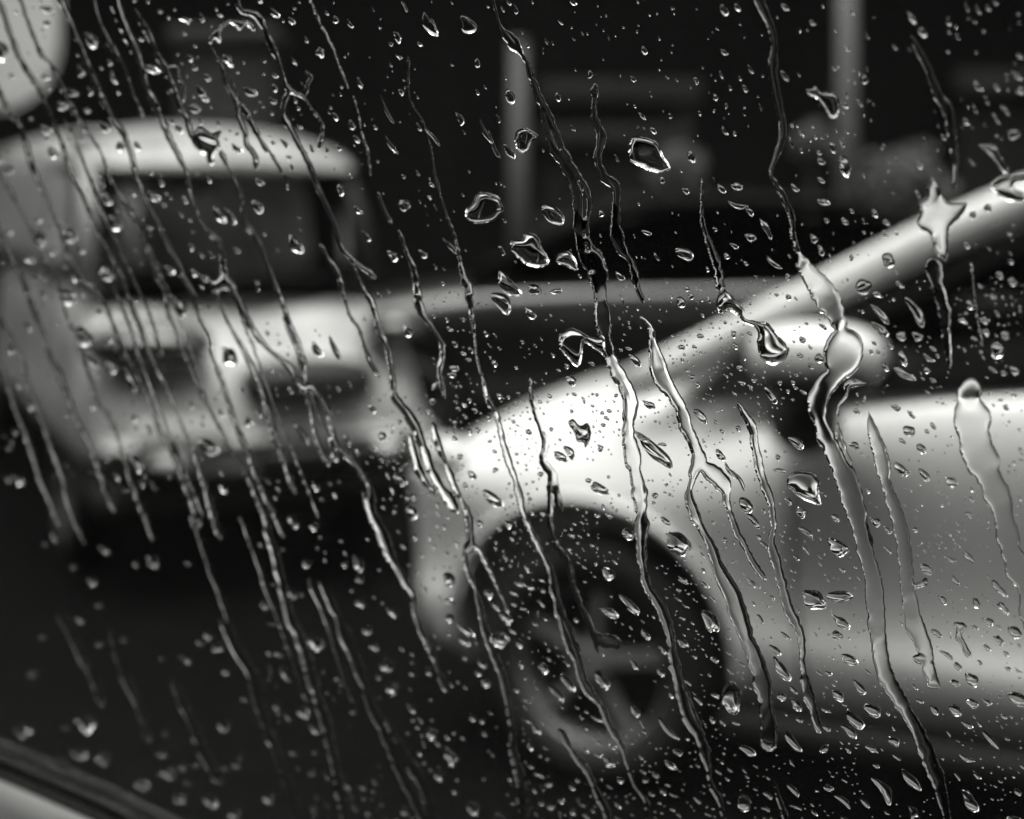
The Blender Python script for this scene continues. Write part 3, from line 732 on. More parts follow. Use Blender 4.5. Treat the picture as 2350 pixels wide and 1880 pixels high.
R([(1252,240,12),(1272,330,16),(1300,372,18),(1325,430,18),(1332,480,16),(1337,540,22),(1350,590,16),(1372,630,14)], 'dim side branch of the longest rivulet beside the left post', k=.6)
R([(1369,193,16),(1369,260,12),(1384,308,16),(1376,356,16),(1387,401,16),(1417,427,16),(1417,501,14),(1424,540,18),(1440,575,14),(1454,594,10),(1465,640,13),(1472,665,13),(1480,690,10)],
  'rivulet right of the left post, starting at a drop and ending above the dark car', k=.8)
R([(1480,724,9),(1499,750,10),(1506,787,13),(1517,835,26),(1528,872,24),(1554,909,22),(1575,954,26),(1583,980,28),(1598,1010,30),(1609,1047,36),(1596,1085,22),(1585,1132,20),(1598,1177,26),(1617,1214,30),(1639,1250,30),(1658,1307,32),(1684,1366,34),(1713,1448,34),(1743,1522,38),(1761,1592,38),(1769,1648,30),(1772,1710,18)],
  'wide forked rivulet running from the slanting pillar down the white front wing', wob=2)
R([(1613,1065,30),(1650,1090,34),(1672,1120,16),(1676,1150,12),(1698,1214,10),(1717,1250,8),(1735,1288,10),(1760,1325,10)], 'right fork of the wide forked rivulet')
R([(1613,408,7),(1617,450,8),(1620,501,9),(1635,557,12),(1650,594,13),(1657,640,13),(1662,668,14)], 'rivulet left of the right post running down to the curled blob on the pillar')
R([(1702,921,10),(1728,972,16),(1739,1024,14),(1754,1084,14),(1773,1139,13),(1780,1195,13),(1775,1250,14),(1791,1307,20),(1810,1388,22),(1839,1448,20),(1847,1518,20),(1865,1592,24),(1884,1670,24)],
  'pale rivulet below the curled drop down the middle of the white door', k=.85)
R([(1743,-30,16),(1747,0,16),(1773,67,15),(1780,111,16),(1780,174,18),(1791,237,16),(1799,289,15),(1795,334,12),(1776,390,8),(1790,425,9),(1802,445,12),(1821,490,12),(1825,538,12),(1840,585,14),(1850,610,34),(1880,650,44),(1905,690,48),(1925,730,30),(1936,765,24),(1938,800,80),(1925,850,44),(1895,890,46),(1882,930,50),(1890,980,50),(1920,1040,50),(1950,1100,50),(1975,1180,44),(1988,1240,40),(2003,1307,35),(2010,1388,36),(2018,1470,32),(2040,1544,28),(2077,1611,28),(2107,1667,34),(2136,1733,36),(2162,1797,20),(2180,1870,14),(2186,1920,12)],
  'broad rivulet crossing the slanting pillar, door mirror and white door right of centre', wob=2.2, bead=.15)
R([(1925,968,10),(1935,1020,16),(1962,1090,18),(1985,1170,16),(2000,1250,10)], 'short side stream beside the broad rivulet below the door mirror', k=.6)
R([(1999,939,6),(2010,991,16),(2029,1047,28),(2040,1113,22),(2062,1177,24),(2075,1240,24),(2084,1290,22),(2090,1350,24),(2105,1425,22),(2125,1475,24),(2140,1555,14)],
  'flat rivulet on the white door between the two broadest ones', k=.8)
R([(2240,868,18),(2232,900,60),(2230,950,70),(2245,1020,75),(2275,1090,62),(2297,1150,54),(2320,1220,58),(2335,1280,56),(2360,1370,50),(2385,1450,45)],
  'broadest rivulet, at the right edge over the white door', k=.95, bead=.16, wob=4)
R([(2099,82,6),(2129,145,10),(2140,178,11),(2158,219,14),(2180,252,18),(2188,315,15),(2195,371,16),(2195,430,12)], 'dim rivulet at the upper right between the right post and the edge', k=.8)
R([(2140,600,26),(2158,660,30),(2172,720,26),(2180,790,16),(2186,840,10)], 'dim wide streak beneath the star-shaped blob on the right', k=.6)
R([(2232,600,4),(2236,650,5),(2243,700,6),(2250,750,7),(2257,790,8)], 'beaded thin streak right of the door mirror', wob=1)
R([(1702,1500,12)][:1] + [(1712,1560,7)], 'tiny streak') if False else None
R([(1784,1780,6),(1793,1820,8),(1808,1870,10),(1815,1920,10)], 'short thin rivulet at the bottom edge right of the long one')
# --- lower left, far and soft
R([(512,1410,12),(545,1474,22),(594,1555,26),(612,1630,26),(650,1740,24),(690,1880,24),(700,1920,22)], 'soft streak low in the left half over the dark road', k=.45)
R([(742,1329,12),(772,1388,18),(798,1448,20),(840,1560,20),(870,1640,20),(920,1740,20),(960,1820,20),(1000,1920,20)], 'soft streak over the road ending at the bottom edge left of centre', k=.45)
R([(262,1440,16),(290,1530,22),(325,1610,24),(350,1690,20)], 'blurred streak above the seal at the lower left', k=.45)
R([(150,1400,14),(190,1480,18),(225,1560,18),(240,1610,14)], 'blurred streak nearest the left end of the seal', k=.45)
R([(400,1540,14),(430,1620,20),(470,1700,20),(510,1790,18)], 'blurred streak above the right end of the seal', k=.45)
R([(893,1640,12),(930,1720,16),(980,1800,16),(1020,1920,16)], 'soft streak at the bottom left of the wheel', k=.45)
R([(1290,1670,10),(1320,1720,10),(1352,1760,14),(1375,1810,16),(1398,1860,16),(1405,1920,16)], 'soft rivulet falling from the lower wheel spokes to the bottom edge')
R([(0,382,8),(22,416,9),(56,468,9),(82,520,9),(100,560,9),(125,610,9),(140,640,9),(150,665,9),(170,731,9),(190,768,9),(200,816,9),(220,872,9),(235,917,9),(260,954,9),(282,1020,9),(305,1080,9),(330,1154,9),(360,1236,9)], 'soft rivulet starting at the left edge at the height of the van roof')
R([(0,500,8),(22,550,9),(48,608,9),(63,640,9),(85,700,9),(110,760,9),(125,810,9),(145,850,9),(165,900,9),(185,950,9),(215,1020,9),(240,1090,9),(270,1170,9)], 'soft rivulet starting at the left edge halfway down the van side')
R([(0,712,8),(22,750,9),(52,798,9),(70,850,9),(89,913,9),(100,954,9),(122,1013,9),(148,1073,9),(178,1177,9),(200,1240,9)], 'soft rivulet at the left edge below the van belt line')
R([(0,828,8),(30,898,9),(52,960,9),(82,1040,9),(110,1110,9),(140,1200,9)], 'lowest soft rivulet starting at the left edge')

# fine faint streaks between the main ones on the far side of the pane
base = [(140, -30), (172, 58), (223, 167), (267, 267), (308, 349), (345, 453), (393, 557), (430, 640), (464, 724), (497, 813), (538, 928), (579, 1032), (640, 1180), (690, 1320), (740, 1460), (790, 1600)]
for dx, ya, yb, wd, lab in [(-112, 260, 900, 6, 'faint fine streak over the left flank of the van'), (-46, 420, 1010, 5, 'faint fine streak over the van headlight'),
                            (74, -30, 330, 7, 'fine streak from the top edge to the van roof, left of the star-shaped blob'), (98, 640, 1190, 6, 'fine streak over the van grille'),
                            (-165, 640, 1180, 6, 'faint fine streak over the lower left flank of the van'), (196, 700, 1120, 6, 'fine streak near the right end of the van bonnet'),
                            (-80, 1150, 1600, 9, 'faint blurred streak over the black road at the lower left'), (-190, 1120, 1560, 10, 'faint blurred streak over the black road nearest the left edge'),
                            (30, 1280, 1600, 10, 'faint blurred streak over the road below the van'), (310, 60, 420, 5, 'hair-thin streak right of the looped rivulet')]:
    R([(x + dx, y, wd) for x, y in base if ya <= y <= yb], lab, k=.7 if ya < 1100 else .4)

# --- blobs (coordinates of the enlarged crops)
A_, B_, C_, E_, F_ = (0, 0), (775, 0), (1550, 0), (775, 620), (1550, 620)
blob([(1310,240),(1360,170),(1420,120),(1480,115),(1560,130),(1600,170),(1590,190),(1550,155),(1510,185),(1470,150),(1430,145),(1390,200),(1385,260),(1350,235),(1330,270)], 'bright crescent-shaped blob above the van roof near the top', off=A_, k=1.3)
blob([(1220,850),(1250,780),(1280,790),(1330,820),(1390,800),(1370,870),(1380,910),(1340,960),(1350,1000),(1320,1010),(1290,950),(1240,920)], 'star-shaped blob of water over the van roof', off=A_, k=1.3)
blob([(1360,40),(1380,20),(1410,60),(1440,100),(1400,110),(1365,130),(1330,110),(1325,60)], 'knot of water below the van windscreen', off=(0, 620))
blob([(890,1180),(990,1200),(1030,1250),(1040,1290),(1000,1340),(940,1370),(860,1370),(810,1340),(810,1290),(850,1250)], 'large flat-topped drop just left of the left post', off=B_, k=1.5, name='raindrop')
blob([(1090,1480),(1150,1470),(1170,1430),(1230,1440),(1260,1480),(1270,1530),(1320,1590),(1300,1640),(1220,1640),(1150,1600),(1090,1540)], 'large kite-shaped drop over the foot of the left post', off=B_, k=1.5, name='raindrop')
blob([(1365,1600),(1390,1550),(1440,1545),(1480,1590),(1500,1660),(1460,1650),(1400,1625)], 'triangular drop right of the kite-shaped one', off=B_, k=1.5, name='raindrop')
blob([(1830,850),(1900,840),(1980,870),(2010,940),(2060,1010),(2060,1050),(1980,1060),(1900,1030),(1820,990),(1815,920)], 'largest diamond-shaped drop in the upper middle, over the shop window', off=B_, k=1.5, name='raindrop')
blob([(1120,810),(1180,790),(1260,845),(1210,870),(1190,920),(1160,945),(1120,900)], 'jagged drop on the right side of the left post', off=B_, k=1.5, name='raindrop')
blob([(1380,400),(1400,375),(1450,345),(1500,360),(1560,400),(1610,410),(1660,420),(1670,520),(1640,500),(1570,450),(1530,450),(1510,580),(1450,540),(1390,470)], 'bright wing-shaped blob over the dark car above the white bonnet', off=E_, k=1.3)
blob([(270,170),(290,130),(320,110),(360,140),(385,190),(440,235),(430,280),(520,310),(580,315),(620,370),(690,450),(710,490),(690,540),(640,572),(590,570),(545,535),(525,500),(518,430),(515,350),(430,310),(400,270),(340,240),(290,265),(270,220)], 'curled blob ending in a fat hanging drop on the slanting pillar left of the mirror', off=F_, k=1.6)
blob([(700,1290),(720,1250),(780,1230),(850,1240),(890,1270),(905,1310),(895,1340),(900,1390),(915,1440),(870,1430),(820,1410),(770,1380),(710,1330)], 'largest single drop on the white door, leaf-shaped and dark below', off=F_, k=1.5, name='raindrop')
blob([(1600,1080),(1620,1120),(1640,1150),(1650,1190),(1700,1235),(1790,1235),(1810,1260),(1780,1330),(1720,1390),(1700,1430),(1690,1580),(1680,1600),(1620,1540),(1590,1450),(1530,1410),(1500,1350),(1520,1300),(1510,1240),(1560,1210),(1570,1150)], 'star-shaped blob across the slanting pillar near the right edge', off=C_, k=.9)
blob([(1960,1130),(2010,1080),(2080,1070),(2160,1060),(2170,1100),(2110,1110),(2090,1150),(2165,1190),(2160,1240),(2060,1230),(1990,1180)], 'hooked blob on the pillar at the right edge', off=C_, k=1.2)
blob([(815,545),(850,540),(880,520),(900,560),(960,560),(1010,600),(1025,660),(1010,720),(970,720),(930,660),(890,610),(850,590)], 'dark tongue-shaped drop touching the left side of the right post', off=C_, k=1.5, name='raindrop')
blob([(1880,885),(1980,885),(2020,950),(2060,1020),(2075,1075),(2030,1050),(1960,960),(1900,910)], 'long dim drop above the hooked blob at the right edge', off=C_, k=1.5, name='raindrop')
blob([(1050,690),(1090,655),(1140,670),(1205,690),(1130,710),(1090,720),(1080,780),(1030,830),(1020,890),(1005,870),(1020,810),(1060,750)], 'bright squiggle of water under the door mirror', off=F_, k=1.2)
blob([(1440,930),(1470,910),(1510,950),(1560,930),(1575,1010),(1560,1090),(1530,1060),(1490,1040),(1480,1000)], 'jagged dark blot of water in the middle of the white bonnet', off=E_, k=1.5, name='raindrop')
blob([(1600,540),(1640,560),(1720,570),(1770,610),(1750,660),(1700,650),(1650,650),(1610,600)], 'flat drop over the upper right wheel spoke', off=(775, 1240), k=.8, name='raindrop')
blob([(1430,250),(1480,260),(1520,240),(1565,210),(1565,255),(1520,275),(1460,270)], 'smile-shaped drop beside the flat rivulet on the white door', off=(1550, 1240), k=1.5, name='raindrop')
blob([(1200,1180),(1215,1150)] * 0 + [(1480,700),(1530,680),(1590,700),(1615,760),(1640,850),(1650,890),(1610,900),(1570,880),(1590,820),(1560,760),(1500,740)], 'twisted drop low on the white door over the bright crease', off=(1550, 1240), k=.9, name='raindrop')
blob([(1735,490),(1790,495),(1810,520),(1780,560),(1800,610),(1840,680),(1830,710),(1800,690),(1770,620),(1740,590),(1750,540)], 'small hook-shaped drop low on the white door', off=(1550, 1240), k=1, name='raindrop')
blob([(300,970),(310,900),(340,850),(390,880),(415,940),(405,1010),(400,1055),(350,1045),(320,1010)], 'dark round drop with a bright foot at the wheel arch edge', off=(1550, 1240), k=1.5, name='raindrop')
#@ENDRIV

# ---- noise on the outlines, then the shape of the water surface
inside0 = SD < 60
SDn = SD + np.where(inside0, 1.3 * vnoise2(9, rng) + .9 * vnoise2(22, rng), 0)
ins = SDn < 0
ins[0, :] = ins[-1, :] = False; ins[:, 0] = ins[:, -1] = False
src = (1 + .55 * vnoise2(34, rng) + .25 * vnoise2(14, rng)).astype(np.float32)
phi = np.zeros((NY, NX), np.float32); mk = ins.astype(np.float32)
for _ in range(260):
    t = .25 * (phi[1:-1, :-2] + phi[1:-1, 2:] + phi[:-2, 1:-1] + phi[2:, 1:-1] + src[1:-1, 1:-1])
    phi[1:-1, 1:-1] = t * mk[1:-1, 1:-1]
KMs = KM.copy()
for _ in range(6):
    KMs[1:-1, 1:-1] = .2 * (KMs[1:-1, 1:-1] + KMs[:-2, 1:-1] + KMs[2:, 1:-1] + KMs[1:-1, :-2] + KMs[1:-1, 2:])
L = np.sqrt(2 * phi) * G
HM = 8.5 * np.where(KMs > 1, KMs ** 2.6, KMs)
Hh = HM * (1 - np.exp(-(.62 * KMs * L ** 1.22) / HM))
GYs, GXs = np.gradient(SDn, G)
g2 = np.maximum(GXs ** 2 + GYs ** 2, .15)
PX = np.broadcast_to(gx[None], (NY, NX)).astype(np.float64).copy(); PY = np.broadcast_to(gy[:, None], (NY, NX)).astype(np.float64).copy()
dx = np.clip(GXs * SDn / g2, -2.2, 2.2); dy = np.clip(GYs * SDn / g2, -2.2, 2.2)
PX = np.where(ins, PX, PX - dx); PY = np.where(ins, PY, PY - dy)
TX = (PX - FW / 2) / FW * .72; TZ = (-(PY - 940.) / FW + cam_d.shift_y) * .72
YY = PD / (1 + PA * TX + PB * TZ); SCL = .72 * YY / FW
GAP = 5e-5
HW = np.where(ins, Hh, 0) * SCL + GAP
WX = TX * YY + PN.x * HW; WY = YY + PN.y * HW; WZ = CAM_Z + TZ * YY + PN.z * HW
BX = TX * YY + PN.x * GAP; BY = YY + PN.y * GAP; BZ = CAM_Z + TZ * YY + PN.z * GAP
roots = np.array([find(i) for i in range(len(parentid))])
RID = np.where(ID >= 0, roots[np.maximum(ID, 0)], -1)
cell = ins[:-1, :-1] | ins[1:, :-1] | ins[:-1, 1:] | ins[1:, 1:]
cid = np.where(cell, np.max(np.stack([np.where(ins[a:NY - 1 + a, b:NX - 1 + b], RID[a:NY - 1 + a, b:NX - 1 + b], -1) for a in (0, 1) for b in (0, 1)]), 0), -1)
def water_mesh(name, root):
    cy_, cx_ = np.nonzero(cid == root)
    if len(cy_) < 6: return None
    v00 = cy_ * NX + cx_; quad = np.stack([v00, v00 + NX, v00 + NX + 1, v00 + 1], 1)
    u, inv = np.unique(quad, return_inverse=True); inv = inv.reshape(quad.shape)
    co = np.stack([WX.ravel()[u], WY.ravel()[u], WZ.ravel()[u]], 1)
    # flat underside: whole cells along the outline, long runs of untouched cells inside
    full = (ins[:-1, :-1] & ins[1:, :-1] & ins[:-1, 1:] & ins[1:, 1:])[cy_, cx_]
    fy, fx = cy_[full], cx_[full]; order = np.lexsort((fx, fy)); ys, xs = fy[order], fx[order]
    if len(ys):
        brk = np.nonzero((np.diff(ys) != 0) | (np.diff(xs) != 1))[0] + 1
        s0 = np.concatenate([[0], brk]); s1 = np.concatenate([brk - 1, [len(ys) - 1]])
        a = ys[s0] * NX + xs[s0]; b = ys[s1] * NX + xs[s1] + 1
    else: a = b = np.zeros(0, int)
    ey, ex = cy_[~full], cx_[~full]
    a = np.concatenate([a, ey * NX + ex]); b = np.concatenate([b, ey * NX + ex + 1])
    bq = np.stack([a, b, b + NX, a + NX], 1).ravel()
    bco = np.stack([BX.ravel()[bq], BY.ravel()[bq], BZ.ravel()[bq]], 1)
    nb = len(bq) // 4; bf = (np.arange(nb * 4).reshape(nb, 4) + len(u))
    allco = np.concatenate([co, bco]); allf = np.concatenate([inv, bf])
    me = bpy.data.meshes.new(name)
    me.vertices.add(len(allco)); me.vertices.foreach_set('co', allco.ravel())
    me.loops.add(allf.size); me.loops.foreach_set('vertex_index', allf.ravel().astype(np.int32))
    me.polygons.add(len(allf)); me.polygons.foreach_set('loop_start', np.arange(0, allf.size, 4, dtype=np.int32))
    me.update(calc_edges=True)
    # orientation: top must face along +PN
    p = me.polygons[0]
    if p.normal.dot(PN) < 0: me.flip_normals()
    sm = np.ones(len(allf), bool); sm[len(inv):] = False
    me.polygons.foreach_set('use_smooth', sm)
    return me
TRI = 0
wobj = {}
for r0 in sorted(set(roots.tolist())):
    lab, nm = things[r0][0], things[r0][1]
    me = water_mesh(nm, r0)
    if me is None: continue
    o = link(nm, me, M['water'], None, False)
    tag(o, lab, {'water_rivulet': 'rivulet', 'raindrop': 'raindrop', 'water_blob': 'water blob'}[nm],
        {'water_rivulet': 'rivulets running down the window', 'raindrop': 'raindrops on the window', 'water_blob': 'blobs of water on the window'}[nm])
    TRI += len(me.polygons) * 2; wobj[r0] = o
print('grid water objects', len(wobj), 'tris', TRI)

# ------------------------------------------------------------------ single drops
DR = []
def D(x, y, L, W_, a, jag=.09, hgt=.40): DR.append((x, y, L, W_, a, jag, hgt))
#@DROPS
for t in [(1506,1028,112,28,45),(1383,1117,48,22,30),(1138,1139,60,24,40),(1313,1032,35,18,50),(1293,1043,38,18,45),(1495,924,34,14,30),(1317,869,30,18,50),(1463,822,38,16,50),
          (1159,690,60,32,55),(1172,650,70,30,50),(1224,715,40,14,50),(1233,661,35,22,50),(1283,665,28,12,0),(1276,490,62,36,48),(1176,345,40,16,50),(1177,219,32,24,70),(993,55,60,24,60),(1080,55,50,30,50),(935,467,32,22,40),
          (1576,579,45,26,30),(2043,594,35,30,60),(1943,378,50,26,75),(2270,475,20,18,0),(2236,491,18,16,0),(1986,655,38,36,0),(2025,716,60,16,50),(2105,710,80,22,55),(2025,750,50,18,35),(2080,853,55,20,30),
          (2077,817,40,18,70),(2292,797,45,32,80),(2090,984,30,24,30),(2118,1024,28,18,45),(2073,1073,44,20,30),(2125,1084,36,16,50),(2188,1102,32,20,30),(1717,1154,42,26,55),(1928,1250,60,30,30),(1832,1010,45,20,40),
          (1613,950,50,16,50),(1658,1039,30,16,50),(1843,1170,30,20,40),(1854,1214,35,14,35),(1773,902,45,16,55),(1561,1240,70,42,45),(1873,1370,62,40,35),(1932,1362,66,24,5),(1635,1418,65,28,60),(1799,1530,65,22,55),
          (1936,1422,48,20,35),(1925,1451,26,20,45),(1784,1485,36,14,40),(1954,1507,46,20,30),(2233,1552,38,24,40),(2006,1622,46,26,30),(1966,1644,60,24,45),(1954,1670,40,20,40),(2056,1693,30,20,30),(2196,1622,36,22,40),
          (1928,1589,34,20,45),(1977,1570,44,16,50),(1799,1592,24,18,40),(1721,1715,42,18,30),(1823,1693,62,18,55),(1897,1711,24,16,-20),(2095,1782,66,20,45),(2032,1804,70,22,50),(2229,1830,60,26,55),(1713,1834,40,30,60),
          (1825,1804,40,12,45),(2177,1496,40,9,35),(2277,1689,60,12,50),(2296,1344,45,16,50),(2168,1370,28,12,50),(2244,1377,28,14,80),(2333,1444,40,22,45),(2337,1596,50,28,30),(2150,1563,40,24,30),(2210,1426,26,16,40),(2225,1478,30,12,70),
          (1075,1440,48,16,40),(1072,1466,34,14,40),(1450,1381,66,18,45),(1406,1400,40,20,40),(1402,1310,36,24,50),(1387,1552,55,22,55),(1539,1667,66,14,50),(1302,1678,60,22,55),(1285,1585,46,16,48),(1310,1560,50,18,50),
          (60,1672,40,20,22),(150,1748,34,24,60),(205,1655,44,30,30),(246,1735,34,26,40),(190,1725,38,18,20),(335,1796,30,22,30),(398,1770,26,24,30),(420,1826,30,18,30),(492,1833,36,20,40),(624,1826,24,20,20),(545,1862,26,20,20),(12,115,50,30,70),(275,100,40,26,60),(219,89,45,22,65),(100,542,50,22,60),(171,538,36,28,60),(256,453,34,20,60),(512,490,48,16,60),(538,493,48,14,60),(256,623,40,30,60),(273,508,40,24,60),(583,208,34,20,30),(686,557,50,24,55),
          (167,680,40,34,60),(200,768,50,34,55),(356,735,60,36,60),(423,702,55,22,65),(534,813,48,30,65),(486,1020,50,34,50),(735,798,44,16,55),(775,794,60,12,65),(701,991,60,16,55),(323,1058,40,24,55),(308,868,60,16,65),
          (470,205,30,18,50),(155,240,30,22,40),(323,215,26,18,40),(480,222,22,14,60),(1120,300,60,10,62),(1140,330,70,9,68),(1000,310,50,8,50),(895,250,70,7,65),(905,330,50,9,55),(1040,560,46,10,48),(1490,530,26,10,20),
          (1661,430,26,14,45),(1697,425,28,16,15),(1698,468,46,12,15),(1726,482,24,12,40),(1763,520,50,14,60),(1727,540,28,18,25),(1780,600,46,10,38),(1895,460,30,14,15),(2012,485,20,14,60),(2330,305,30,26,0),(2345,205,22,20,0),(1690,560,22,10,30),
          (2060,930,24,14,30),(1866,1085,22,12,10),(1795,1075,30,10,10),(1680,1075,50,8,55),(1701,1095,60,8,58),(1480,1000,30,10,20),(1525,1015,22,8,5),(1533,1190,30,12,40),(1680,1180,34,12,50),(1735,1190,40,16,55),(1715,1225,34,14,50),
          (942,755,30,18,60),(1012,860,18,14,0),(1005,880,26,12,-60),(1000,915,20,14,-60),(992,938,14,12,0),(1050,840,22,16,10),(1045,855,20,14,0),
          (1585,1560,20,8,40),(1600,1500,14,8,30),(1670,1870,30,10,45),(1940,1830,46,12,40),(1990,1835,30,10,45),(2130,1700,30,14,30)]:
    D(*t)
# stray drops: random but following how they gather on this window
rd = random.Random(21)
def covered(x, y, m):
    a = int((x - X0) / G); b = int((y - Y0) / G)
    if not (2 <= a < NX - 2 and 2 <= b < NY - 2): return True
    return SDn[b, a] < m
placed = [(x, y, L_ / 2) for (x, y, L_, *_r) in DR]
gridb = {}
for q in placed: gridb.setdefault((int(q[0] // 60), int(q[1] // 60)), []).append(q)
def clash(x, y, r):
    for i in (-1, 0, 1):
        for j in (-1, 0, 1):
            for (a, b, c) in gridb.get((int(x // 60) + i, int(y // 60) + j), ()):
                if (a - x) ** 2 + (b - y) ** 2 < (c + r + 2) ** 2: return True
    return False
cl = [vnoise2(95, rng), vnoise2(38, rng)]
def dens(x, y):
    a = min(max(int((x - X0) / G), 0), NX - 1); b = min(max(int((y - Y0) / G), 0), NY - 1)
    return .5 + .55 * cl[0][b, a] + .5 * cl[1][b, a]
def scatter(n_, x0, x1, y0, y1, s0, s1, asp, a0, a1, cond=None, pw=2.2):
    k = 0
    for _ in range(n_ * 14):
        if k >= n_: break
        x, y = rd.uniform(x0, x1), rd.uniform(y0, y1)
        if cond and not cond(x, y): continue
        if rd.random() > dens(x, y): continue
        L_ = s0 + (s1 - s0) * rd.random() ** pw
        if covered(x, y, L_ * .5 + (5 if L_ > 9 else 3)) or clash(x, y, L_ * .5): continue
        r_ = rd.uniform(*asp) if L_ > 7 else rd.uniform(.55, 1)
        D(x, y, L_, L_ * r_, rd.uniform(a0, a1), rd.uniform(.06, .2), rd.uniform(.30, .44) * (.6 if x < 900 and y > 1180 else 1))
        gridb.setdefault((int(x // 60), int(y // 60)), []).append((x, y, L_ / 2)); k += 1
diag = lambda x, y: x > 620 + (y - 100) * .35
scatter(430, 640, 2350, 0, 700, 4, 30, (.26, .7), 40, 75, diag)
scatter(400, 1000, 1800, 640, 1300, 4, 18, (.4, .9), 20, 60)
scatter(330, 1500, 2350, 640, 1250, 4, 26, (.35, .8), 20, 60)
scatter(440, 1550, 2350, 1200, 1880, 4, 38, (.26, .6), 22, 58)
scatter(270, 1180, 1650, 1180, 1880, 4, 34, (.26, .75), 20, 65)
scatter(150, 0, 700, 0, 640, 8, 38, (.35, .75), 25, 70)
scatter(130, 20, 900, 640, 1120, 7, 30, (.32, .7), 45, 70)
scatter(170, 620, 1180, 1080, 1880, 8, 44, (.3, .95), 45, 70)
scatter(34, 60, 640, 1150, 1800, 12, 34, (.6, 1), 30, 80, lambda x, y: y < 1640 + .4 * x)
scatter(160, 880, 1500, 900, 1180, 5, 14, (.6, 1), 30, 60)

def drop_geom(x, y, L_, W_, a, jag, hgt, r, seg, rings):
    ca, sa = math.cos(math.radians(a)), math.sin(math.radians(a))
    ph = [r.uniform(0, 6.28) for _ in range(4)]; am = [r.gauss(0, 1) * jag * s for s in (.9, .7, .55, .4)]
    tear = r.uniform(-.1, .35); bend = r.uniform(-.18, .18) * (L_ / max(W_, 1) > 1.8)
    off = (r.uniform(.05, .3), r.uniform(-.12, .12))
    sc = pane_scale(x, y); H = hgt * min(W_, 34) * 1.0 * sc
    vs_ = []
    prof = {4: (0, .45, .78, 1.0), 6: (0, .3, .58, .8, .93, 1.0), 8: (0, .2, .4, .6, .76, .88, .96, 1.0)}[rings]
    for q in prof:
        ns = 1 if q == 0 else seg
        for k in range(ns):
            t = 2 * math.pi * k / seg
            rr = 1 + sum(am[m] * math.cos((m + 2) * t + ph[m]) for m in range(4))
            lx = math.cos(t) * rr * q; ly = math.sin(t) * rr * q
            ly *= 1 + tear * lx
            lx += off[0] * (1 - q * q); ly += off[1] * (1 - q * q) + bend * (lx * lx - .3) * L_ / W_
            ux, uy = lx * L_ / 2, ly * W_ / 2
            px, py = x + ux * ca - uy * sa, y + ux * sa + uy * ca
            h = H * (1 - q ** 2.3) ** .62 if q < 1 else 0
            vs_.append(on_pane(px, py, h + GAP))
    nr = len(prof); f = []
    for k in range(seg): f.append((0, 1 + (k + 1) % seg, 1 + k))
    for i in range(1, nr - 1):
        a0_, b0_ = 1 + (i - 1) * seg, 1 + i * seg
        for k in range(seg): f.append((a0_ + k, a0_ + (k + 1) % seg, b0_ + (k + 1) % seg, b0_ + k))
    nv = len(vs_); base = vs_[1 + (nr - 2) * seg:]
    vs_ = vs_ + [v.copy() for v in base]; f.append(tuple(range(nv, nv + seg)))
    return vs_, f
def orient(me, flat_last=None):
    bm = bmesh.new(); bm.from_mesh(me); bm.normal_update()
    bm.faces.ensure_lookup_table()
    for fc in bm.faces:
        want = -1 if len(fc.verts) > 4 else 1
        if fc.normal.dot(PN) * want < 0: fc.normal_flip()
        fc.smooth = len(fc.verts) <= 4
    bm.to_mesh(me); bm.free()
DR = [d for d in DR if -30 < d[0] < 2380 and -30 < d[1] < 1910]
# the rest of the pane, outside the picture, is just as wet
OUTSIDE = []
for _ in range(1500):
    x, y = rd.uniform(-700, 3300), rd.uniform(-650, 2150)
    if -30 < x < 2380 and -30 < y < 1910: continue
    if x < 300 and y > 1500: continue
    L_ = 6 + 30 * rd.random() ** 2
    OUTSIDE.append((x, y, L_ * (1 + 4 * (rd.random() < .08)), L_ * rd.uniform(.4, .8), rd.uniform(40, 70), .1, .36))
# drops that sit on a rivulet are part of the running water: leave them out
DR = [d for d in DR if not covered(d[0], d[1], min(d[3] * .35, 5))]
DR.sort(key=lambda d: -d[2] * d[3] * (pane_scale(d[0], d[1]) / 1.2e-4) ** 0)
NOBJ = 300 - sum(1 for o in wobj.values() if o.name.startswith('raindrop'))
big, small = DR[:NOBJ], DR[NOBJ:]

